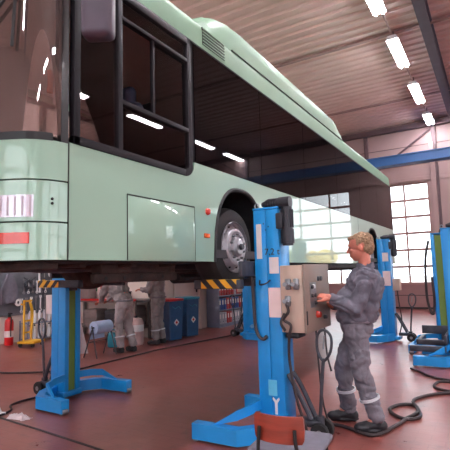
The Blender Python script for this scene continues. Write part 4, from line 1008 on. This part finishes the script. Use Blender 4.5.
# tool wall
e = empty('tool_board', 'grey perforated tool board on the wall behind the hanging tools', 'tool board', (XL + .03, 7.0, 1.25))
q = MB(); q.span((-.02, -1.1, -.6), (.0, 1.1, .65), .004); q.build('panel', mat('board_grey', (96, 98, 106), .6), e)
q = MB(); q.span((-.02, -1.1, .65), (.02, 1.1, .68)); q.span((-.02, -1.1, -.63), (.02, 1.1, -.6)); q.span((-.02, -1.13, -.63), (.02, -1.1, .68)); q.span((-.02, 1.1, -.63), (.02, 1.13, .68)); q.build('rim', M['steel'], e)
def wrench(x, y, z, ln, m='steel'):
    q = MB(); w_ = .022
    P = [(-w_ * .5, 0), (w_ * .5, 0), (w_ * .5, ln * .8), (w_ * 1.1, ln * .87), (w_ * .9, ln), (w_ * .3, ln), (w_ * .3, ln * .9), (-w_ * .3, ln * .9), (-w_ * .3, ln), (-w_ * .9, ln), (-w_ * 1.1, ln * .87), (-w_ * .5, ln * .8)]
    q.prism([(a * 1.4, c) for a, c in P], .012, Matrix((( 0, 0, 1, 0), (1, 0, 0, 0), (0, 1, 0, 0), (0, 0, 0, 1))))
    q.tube([(.006, .03 * math.cos(a * PI / 6), .03 * math.sin(a * PI / 6)) for a in range(12)], .008, closed=True)
    o = q.build('wrench', M[m]); o.location = (x, y, z); return o
XT = XL + .056
descr = ['leftmost spanner', 'second spanner from the left', 'third spanner from the left', 'fourth spanner from the left', 'fifth spanner from the left', 'sixth spanner from the left']
for k in range(6): tag(wrench(XT, 6.72 + k * .12, 1.14, .34 - .02 * k, 'white' if k % 2 else 'steel'), descr[k] + ' in the upper row on the tool board', 'wrench', 'spanners on the tool board')
for k in range(6): tag(wrench(XT, 6.66 + k * .13, .70, .30 + .015 * k, 'steel' if k % 2 else 'white'), descr[k] + ' in the lower row on the tool board', 'wrench', 'spanners on the tool board')
q = MB(); q.tube([(XT + .02, 7.12, 1.60), (XT + .03, 7.14, 1.12)], .022, smooth=False); q.ball((XT + .02, 7.12, 1.61), .03); tag(q.build('white_tube', M['white']), 'long white tube hanging on the tool board', 'tube')
q = MB(); q.tube([(XT + .03, 7.48 + .08 * math.cos(a * PI / 6), 1.58 + .08 * math.sin(a * PI / 6)) for a in range(12)], .022, closed=True); tag(q.build('cable_coil', M['white']), 'white ring of coiled cable at the top of the tool board', 'cable coil')
q = MB(); q.tube([(XT + .03, 6.56 + .06 * math.cos(a * PI / 6), .92 + .06 * math.sin(a * PI / 6)) for a in range(12)], .028, closed=True); tag(q.build('tape_roll', M['white']), 'white roll of tape hanging beside the grey overalls', 'tape roll')
q = MB()
for k in range(9):
    a = k * .7; q.ball((XT + .04, 6.8 + .10 * math.cos(a) + .03 * k * .3, 1.33 + .09 * math.sin(a)), (.03, .035 + .01 * (k % 3), .04), seg=10, rings=8)
q.tube([(XT + .03, 6.7, 1.5), (XT + .06, 6.85, 1.42), (XT + .05, 7.0, 1.5)], .014)
tag(q.build('air_tools', M['darksteel']), 'cluster of dark air tool hoses hanging on the tool board', 'tool', kind='stuff')
def small_tool(y, z, ln, kind):
    q = MB()
    if kind == 0: q.tube([(XT + .012, y, z), (XT + .012, y, z - ln)], .014, smooth=False); q.box((XT + .014, y, z), (.024, .07, .035), .006); nm = 'hammer'
    elif kind == 1: q.tube([(XT + .01, y - .025, z - ln), (XT + .01, y, z - ln * .4), (XT + .01, y + .012, z)], .011); q.tube([(XT + .01, y + .025, z - ln), (XT + .01, y, z - ln * .4), (XT + .01, y - .012, z)], .011); nm = 'pliers'
    else: q.cyl((XT + .016, y, z), (XT + .016, y, z - ln * .4), .018, .014); q.cyl((XT + .016, y, z - ln * .4), (XT + .016, y, z - ln), .006); nm = 'screwdriver'
    return q, nm
k = 0
for row, z in enumerate((1.66, 1.42)):
    for j in range(9):
        y = 6.98 + j * .10 - .02 * row
        if abs(y - 7.12) < .06 or abs(y - 7.48) < .11 and row == 0 or y < 7.06: k += 1; continue
        q, nm = small_tool(y, z, .17 + .03 * ((j * 7 + row) % 3), k % 3)
        o = q.build(nm, M[('white', 'steel', 'plastic_dark', 'steel', 'white', 'yellow', 'steel')[k % 7]])
        tag(o, '%s, %s from the left in the %s row of small tools on the tool board' % (nm, ('first', 'second', 'third', 'fourth', 'fifth', 'sixth', 'seventh', 'eighth', 'ninth')[j], ('top', 'second')[row]), 'hand tool', 'small hand tools on the tool board')
        k += 1
# hanging overalls
q = MB(); rows_ = []
for i in range(14):
    t = i / 13; w = .06 + .13 * min(1, t * 2.2) + .03 * t; z = 1.58 - t * .66
    rows_.append([(XT + .06 + .03 * math.cos(j / 12 * 9 + t) * t, 6.32 + (j / 12 - .5) * 2 * w + t * .02, z - .05 * abs(j / 12 - .5) * (t > .9)) for j in range(13)])
q.sheet(rows_, [[(a - .05, c, z) for a, c, z in r_] for r_ in rows_]); q.tube([(XT + .05, 6.32, 1.63), (XT + .05, 6.32, 1.56)], .01)
tag(q.build('hanging_overalls', M['coverall']), 'grey overalls hanging on a hook at the left of the tool wall', 'overalls')
# blue funnel shaped cloth
q = MB(); q.prism([(-.15, 0), (.17, .02), (.06, .36), (-.01, .38)], .07, Matrix.Translation((XT + .02, 7.62, .98)) @ Matrix(((0, 0, 1, 0), (1, 0, 0, 0), (0, 1, 0, 0), (0, 0, 0, 1)))); tag(q.build('blue_bag', mat('blue_bag_cloth', (28, 104, 170), .7), smooth=20), 'bright blue pointed bag hanging left of the far column lift', 'bag')
# low rack with bottles
e = empty('bottle_rack', 'low grey rack holding upright spray bottles below the tool board', 'rack', (-9.45, 6.95, 0))
q = MB(); 
for z in (.06, .42): q.span((-.16, -.42, z), (.16, .42, z + .02), .003)
for a in (-.15, .15):
    for c in (-.41, .41): q.span((a - .012, c - .012, 0), (a + .012, c + .012, .5))
q.build('frame', M['shelfgrey'], e, smooth=0)
k = 0
for z, nm in ((.08, 'lower'), (.44, 'upper')):
    for j in range(6):
        q = MB(); q.lathe([(.0001, 0), (.035, 0), (.038, .02), (.038, .2), (.02, .25), (.018, .29), (.0001, .29)], n=14)
        o = q.build('spray_bottle', M['white'] if (j + k) % 3 else M['lamp_head']); o.location = (-9.36, 6.62 + j * .13, z)
        q = MB(); q.cyl((0, 0, .29), (0, 0, .32), .022, .015); q.build('cap', M['plastic_dark'], o)
        tag(o, '%s white spray bottle on the %s shelf of the low rack' % (('first', 'second', 'third', 'fourth', 'fifth', 'sixth')[j], nm), 'bottle', 'spray bottles on the low rack')
        k += 1
# yellow trolley
e = empty('hand_trolley', 'yellow upright trolley standing in front of the tool board', 'trolley', (-8.95, 6.28, 0), math.radians(20))
q = MB()
for s in (-.13, .13): q.tube([(0, s, .12), (0, s, .85), (-.03, s * .7, 1.0)], .022, smooth=False)
for z in (.3, .55, .98): q.tube([(0, -.13, z), (0, .13, z)], .02, smooth=False)
q.tube([(0, -.13, .9), (.05, -.3, .93)], .02, smooth=False); q.build('frame', M['yellow'], e)
q = MB(); q.box((.1, 0, .10), (.40, .42, .05), .01); q.build('base', M['yellow'], e)
for s in (-1, 1):
    for a in (-.05, .25): q = MB(); q.cyl((a, s * .17 - .015, .04), (a, s * .17 + .015, .04), .04); q.build('castor', M['black'], e)
q = MB(); q.tube([(.05, .05, .25), (.04, .1, .7), (.02, .05, .95)], .03); q.build('hose_bundle', M['yellow'], e)
# grey tubular stand behind the far lift
e = empty('tube_stand', 'thin grey metal stand directly left of the far column lift', 'stand', (-5.85, 4.7, 0))
q = MB()
for (a, c) in ((-.12, -.1), (.12, -.06), (0, .12)): q.tube([(a, c, .01), (a * .3, c * .3, .6), (0, 0, 1.1)], .012, smooth=False)
q.tube([(0, 0, 1.05), (0, 0, 1.35)], .02, smooth=False); q.tube([(-.08, -.07, .35), (.08, -.04, .35), (0, .08, .35), (-.08, -.07, .35)], .009, smooth=False); q.build('frame', M['darksteel'], e)
q = MB(); q.box((0, 0, 1.36), (.12, .08, .05), .01); q.build('head', M['plastic_dark'], e)

# apron on a stand
e = empty('vice_stand', 'dark steel vice stand with a cloth draped over it, right of the far lift', 'stand', (-6.90, 5.66, 0))
q = MB(); q.cyl((0, 0, 0), (0, 0, .86), .04); q.cyl((0, 0, 0), (0, 0, .02), .16); q.build('post', M['darksteel'], e)
q = MB(); q.box((0, 0, .92), (.20, .12, .10), .015); q.box((0, .12, .96), (.14, .05, .12), .01); q.cyl((0, .1, .92), (0, .26, .92), .012); q.build('vice', M['darksteel'], e)
q = MB(); rows_ = []
for i in range(12):
    t = i / 11; w = .07 + .16 * t; z = .90 - t * .84
    rows_.append([(-6.74 + .035 * math.sin(j / 14 * 14) * (.3 + t) + .08 * t, 5.69 + (j / 14 - .5) * 2 * w, z) for j in range(15)])
q.sheet(rows_, [[(a - .012, c, z) for a, c, z in r_] for r_ in rows_]); tag(q.build('white_apron', M['cloth_white']), 'long white cloth hanging down just right of the far column lift', 'cloth')
# paper roll on a tripod stand
e = empty('paper_roll_stand', 'wire floor stand that carries the blue paper roll', 'stand', (-6.38, 6.02, 0))
q = MB()
for s in (-1, 1):
    q.tube([(.14, s * .24, .01), (.0, s * .22, .52), (-.02, s * .22, .58)], .011, smooth=False); q.tube([(-.20, s * .24, .01), (-.01, s * .22, .52)], .011, smooth=False)
q.tube([(0, -.24, .545), (0, .24, .545)], .012, smooth=False); q.tube([(-.10, -.23, .28), (-.10, .23, .28)], .009, smooth=False); q.build('frame', M['darksteel'], e)
q = MB(); q.lathe([(.022, -.19), (.115, -.19), (.115, .19), (.022, .19), (.022, -.19)], axis=(0, 1, 0), cap=False)
o = q.build('paper_roll', M['rollblue']); o.location = (-6.38, 6.02, .545); tag(o, 'pale blue roll of wiping paper on its wire stand', 'paper roll')
q = MB(); q.span((-.116, -.18, -.22), (-.108, .18, 0)); q.build('loose_sheet', M['rollblue'], o)
# gas bottle, jerrycan, bins
e = empty('keg', 'squat dusty white keg between the two workers', 'keg', (-6.72, 7.32, 0))
q = MB(); q.lathe([(.0001, 0), (.14, 0), (.165, .03), (.165, .24), (.17, .26), (.165, .28), (.165, .47), (.13, .55), (.06, .57), (.0001, .57)]); q.build('barrel', M['pinkwhite'], e)
q = MB(); q.lathe([(.1665, .29), (.168, .30), (.168, .42), (.1665, .43)], cap=False); q.build('label_band', M['white'], e)
q = MB(); q.cyl((0, 0, .56), (0, 0, .62), .035); q.build('cap', M['darksteel'], e)
e = empty('jerrycan', 'small teal plastic can on the floor behind the bending worker', 'jerrycan', (-6.95, 6.92, 0), .4)
q = MB(); q.box((0, 0, .15), (.26, .2, .3), .04, seg=3); q.cyl((.07, 0, .3), (.07, 0, .34), .03); q.build('body', M['teal'], e)
q = MB(); q.tube([(-.09, 0, .3), (-.08, 0, .35), (.02, 0, .35), (.03, 0, .3)], .014); q.build('handle', M['teal'], e)
def bin_(loc, lidm, label):
    e = empty('waste_bin', label, 'bin', loc, math.radians(-12), 'dark blue bins by the wall')
    q = MB(); q.prism([(-.21, -.20), (.21, -.20), (.21, .20), (-.21, .20)], .02)
    q.bm.clear(); q.grid([[(a * k, c * k, z) for a, c in ((-.19, -.2), (.19, -.2), (.21, -.18), (.21, .18), (.19, .2), (-.19, .2), (-.21, .18), (-.21, -.18))] for k, z in ((.9, .02), (.9, .03), (1, .84), (1.02, .88))], True)
    for fr_ in (0, 1): pass
    q.span((-.18, -.17, .02), (.18, .17, .04)); q.build('body', M['bluebin'], e, smooth=20)
    q = MB(); q.box((0, 0, .90), (.45, .43, .06), .02, seg=2); q.build('lid', M[lidm], e)
    q = MB(); q.box((.20, 0, .40), (.012, .11, .11), 0, rot=Matrix.Rotation(PI / 4, 4, 'X')); q.build('diamond_label', M['paper'], e)
    q = MB(); q.box((.202, 0, .40), (.012, .05, .05), 0, rot=Matrix.Rotation(PI / 4, 4, 'X')); q.build('hazard_mark', M['redlens'], e)
    q = MB(); q.tube([(.21, -.12, .76), (.222, -.05, .71), (.222, .05, .75), (.21, .12, .70)], .008); q.build('brand_stripe', M['teal'], e)
    return e
bin_((-6.44, 8.17, 0), 'red', 'dark blue bin with a red lid, nearest the standing worker')
bin_((-6.44, 8.82, 0), 'teal', 'dark blue bin with a teal lid, beside the cream door')
# bench along the stepped wall
e = empty('workbench', 'workbench with a red front edge behind the two workers', 'workbench', (-8.2, 7.95, 0))
q = MB(); q.span((-1.2, -.3, .86), (1.2, .3, .92), .006); q.build('worktop', M['bench'], e)
q = MB(); q.span((-1.2, -.325, .90), (1.2, -.30, .945), .003); q.build('edge_strip', M['red'], e)
for a in (-1.1, 1.1):
    for c in (-.25, .25): q = MB(); q.span((a - .03, c - .03, 0), (a + .03, c + .03, .86)); q.build('leg', M['bench'], e)
q = MB(); q.span((-1.15, -.25, .25), (1.15, .25, .28)); q.build('lower_shelf', M['bench'], e)
for (x, w, h, mm, lb) in ((-8.9, .3, .28, 'bench', 'brown box standing at the left of the workbench'), (-8.3, .24, .22, 'pinkwhite', 'dusty white box on the workbench'), (-7.7, .3, .16, 'darksteel', 'dark steel toolbox on the workbench')):
    e = empty('storage_box', lb, 'box', (x, 7.95, .92)); q = MB(); q.box((0, 0, h / 2 + .001), (w, .25, h), .01); q.build('body', M[mm], e)
    q = MB(); q.box((0, 0, h + .008), (w + .02, .27, .02), .006); q.build('lid', M[mm], e)
for (x, z, w, h, mm, lb) in ((-9.1, 1.30, .3, .42, 'greencan', 'green poster on the wall above the workbench'), (-8.65, 1.15, .35, .28, 'binderred', 'red poster on the wall above the workbench'), (-8.1, 1.25, .4, .3, 'paper', 'white notice on the wall above the workbench')):
    q = MB(); q.box((0, 0, 0), (w, .012, h), .002); o = q.build('wall_poster', M[mm], smooth=0); o.location = (x, 8.29, z); tag(o, lb, 'poster')
# storage clutter under the bench
for (x, h, mm, lb) in ((-7.35, .5, 'bench', 'brown crate under the right end of the workbench'), (-7.9, .4, 'darksteel', 'dark crate under the middle of the workbench'), (-8.6, .4, 'bench', 'brown crate under the left part of the workbench')):
    q = MB(); q.box((0, 0, .0), (.42, .36, h), .015)
    for k in range(3): q.box((0, 0, -h / 2 + h * (k + .5) / 3), (.43, .37, h * .12), .006)
    o = q.build('crate', M[mm]); o.location = (x, 7.93, .28 + h / 2 if h < .45 else .285 + h / 2); tag(o, lb, 'crate')

# bookshelf with binders
e = empty('bookshelf', 'grey metal shelf of binders next to the cream door', 'shelf', (-6.72, 11.15, 0))
q = MB(); q.span((-.2, -.77, 0), (.2, -.74, 2.0)); q.span((-.2, .74, 0), (.2, .77, 2.0)); q.span((-.2, -.74, 0), (-.18, .74, 2.0)); q.build('frame', M['shelfgrey'], e, smooth=0)
for z in (.06, .44, .83, 1.22, 1.61, 1.97): q = MB(); q.span((-.18, -.74, z), (.2, .74, z + .025)); q.build('shelf_board', M['shelfgrey'], e, smooth=0)
q = MB(); q.span((.17, -.74, 0), (.19, .74, .06)); q.build('plinth', M['shelfgrey'], e, smooth=0)
ordn = ('first', 'second', 'third', 'fourth', 'fifth', 'sixth', 'seventh', 'eighth', 'ninth', 'tenth', 'eleventh', 'twelfth')
rowsB = [(.085, 'bottom', 'gggrrggggg'), (.465, 'second lowest', 'bbbrrbbbrb'), (.855, 'middle', 'rrrrrrgrrr'), (1.245, 'fourth', 'rrbrrrrbrr')]
proto = {}
for z, nm, cols in rowsB:
    for j, c in enumerate(cols):
        if c not in proto:
            q = MB(); q.span((-.13, -.05, 0), (.13, .05, .31), .004); o = q.build('binder', M[{'g': 'bindergrey', 'b': 'binderblue', 'r': 'binderred'}[c]])
            q = MB(); q.span((.13, -.03, .14), (.132, .03, .26)); q.build('spine_label', M['paper'], o, smooth=0)
            q = MB(); q.cyl((.129, 0, .06), (.1325, 0, .06), .014, n=12); q.build('finger_hole', M['darksteel'], o); proto[c] = o
        else: o = copy_tree(proto[c])
        o.location = (-6.68, 11.15 - .66 + j * .142, z + .0005)
        tag(o, '%s binder from the left on the %s shelf, %s' % (ordn[j], nm, {'g': 'light grey', 'b': 'blue', 'r': 'red'}[c]), 'binder', 'binders on the grey shelf')
# white sheet hanging and small caster dolly by the far rear lift
q = MB(); rows_ = [[(-6.2 + .03 * math.sin(j * 1.3), 12.2 + j * .045, 1.35 - i * .11) for j in range(9)] for i in range(10)]
q.sheet(rows_, [[(a - .02, c, z) for a, c, z in r_] for r_ in rows_]); q.span((-6.24, 12.18, 1.35), (-6.18, 12.6, 1.40)); q.cyl((-6.21, 12.39, 0), (-6.21, 12.39, 1.36), .02); tag(q.build('hanging_sheet', M['cloth_white']), 'white sheet hanging between the bookshelf and the far rear lift', 'sheet')
q = MB()
# ------------------------------------------------------------------ light
w = bpy.data.worlds.new('world'); bpy.context.scene.world = w; w.use_nodes = True
bg = w.node_tree.nodes['Background']; bg.inputs[0].default_value = (.93, .97, 1.0, 1); bg.inputs[1].default_value = 2.7
def area(nm, loc, size, rot, power, col=(1, 1, 1)):
    l = bpy.data.lights.new(nm, 'AREA'); l.shape = 'RECTANGLE'; l.size, l.size_y = size; l.energy = power; l.color = col
    o = bpy.data.objects.new(nm, l); C.objects.link(o); o.location = loc; o.rotation_euler = rot; return o
def portal(nm, loc, size, rot):
    o = area(nm, loc, size, rot, 1); o.data.cycles.is_portal = True
for i, (a, c) in enumerate(((-8.6, -4.4), (-3.2, 1.0), (2.4, 6.6))): portal('portal', ((a + c) / 2, YN - .1, 2.3), (4.2, 4.6), (PI / 2, 0, 0))
for a, c in BAYS: portal('portal', ((a + c) / 2, YF + .3, 2.72), (c - a, 3.7), (-PI / 2, 0, 0))
for y0 in (-5.2, -.2, 4.8):
    z0 = 2.2 if y0 > 4 else 1.0; portal('portal', (XR + .3, y0 + 2.1, (z0 + 4.6) / 2), (4.6 - z0, 4.2), (0, PI / 2, 0))
for x, ys_ in ((-1.57, (8.0, 10.75, 13.65, 16.3, 5.0, 2.0)), (4.2, (1.5, 4.3, 7.1, 9.9, 12.7, 15.5)), (-7.6, (2., 5.5))): 
    if x == -1.57:
        for y in (2.0, 5.0): lamp_at(x, y, 6.5, 1.6, 'fluorescent ceiling lamp above the picture, over the bus front' if y < 3 else 'fluorescent ceiling lamp above the picture, over the man', 'hanging lamps in one row')
vs = bpy.context.scene.view_settings; vs.view_transform = 'Standard'; vs.look = 'None'; vs.exposure = 1.0; vs.gamma = 1; vs.use_curve_mapping = False
sc = bpy.context.scene
sc.cycles.max_bounces = 8; sc.cycles.diffuse_bounces = 4; sc.cycles.glossy_bounces = 4; sc.cycles.transparent_max_bounces = 12; sc.cycles.transmission_bounces = 6
sc.cycles.caustics_reflective = False; sc.cycles.caustics_refractive = False; sc.cycles.sample_clamp_indirect = 6
sc.cycles.use_denoising = True
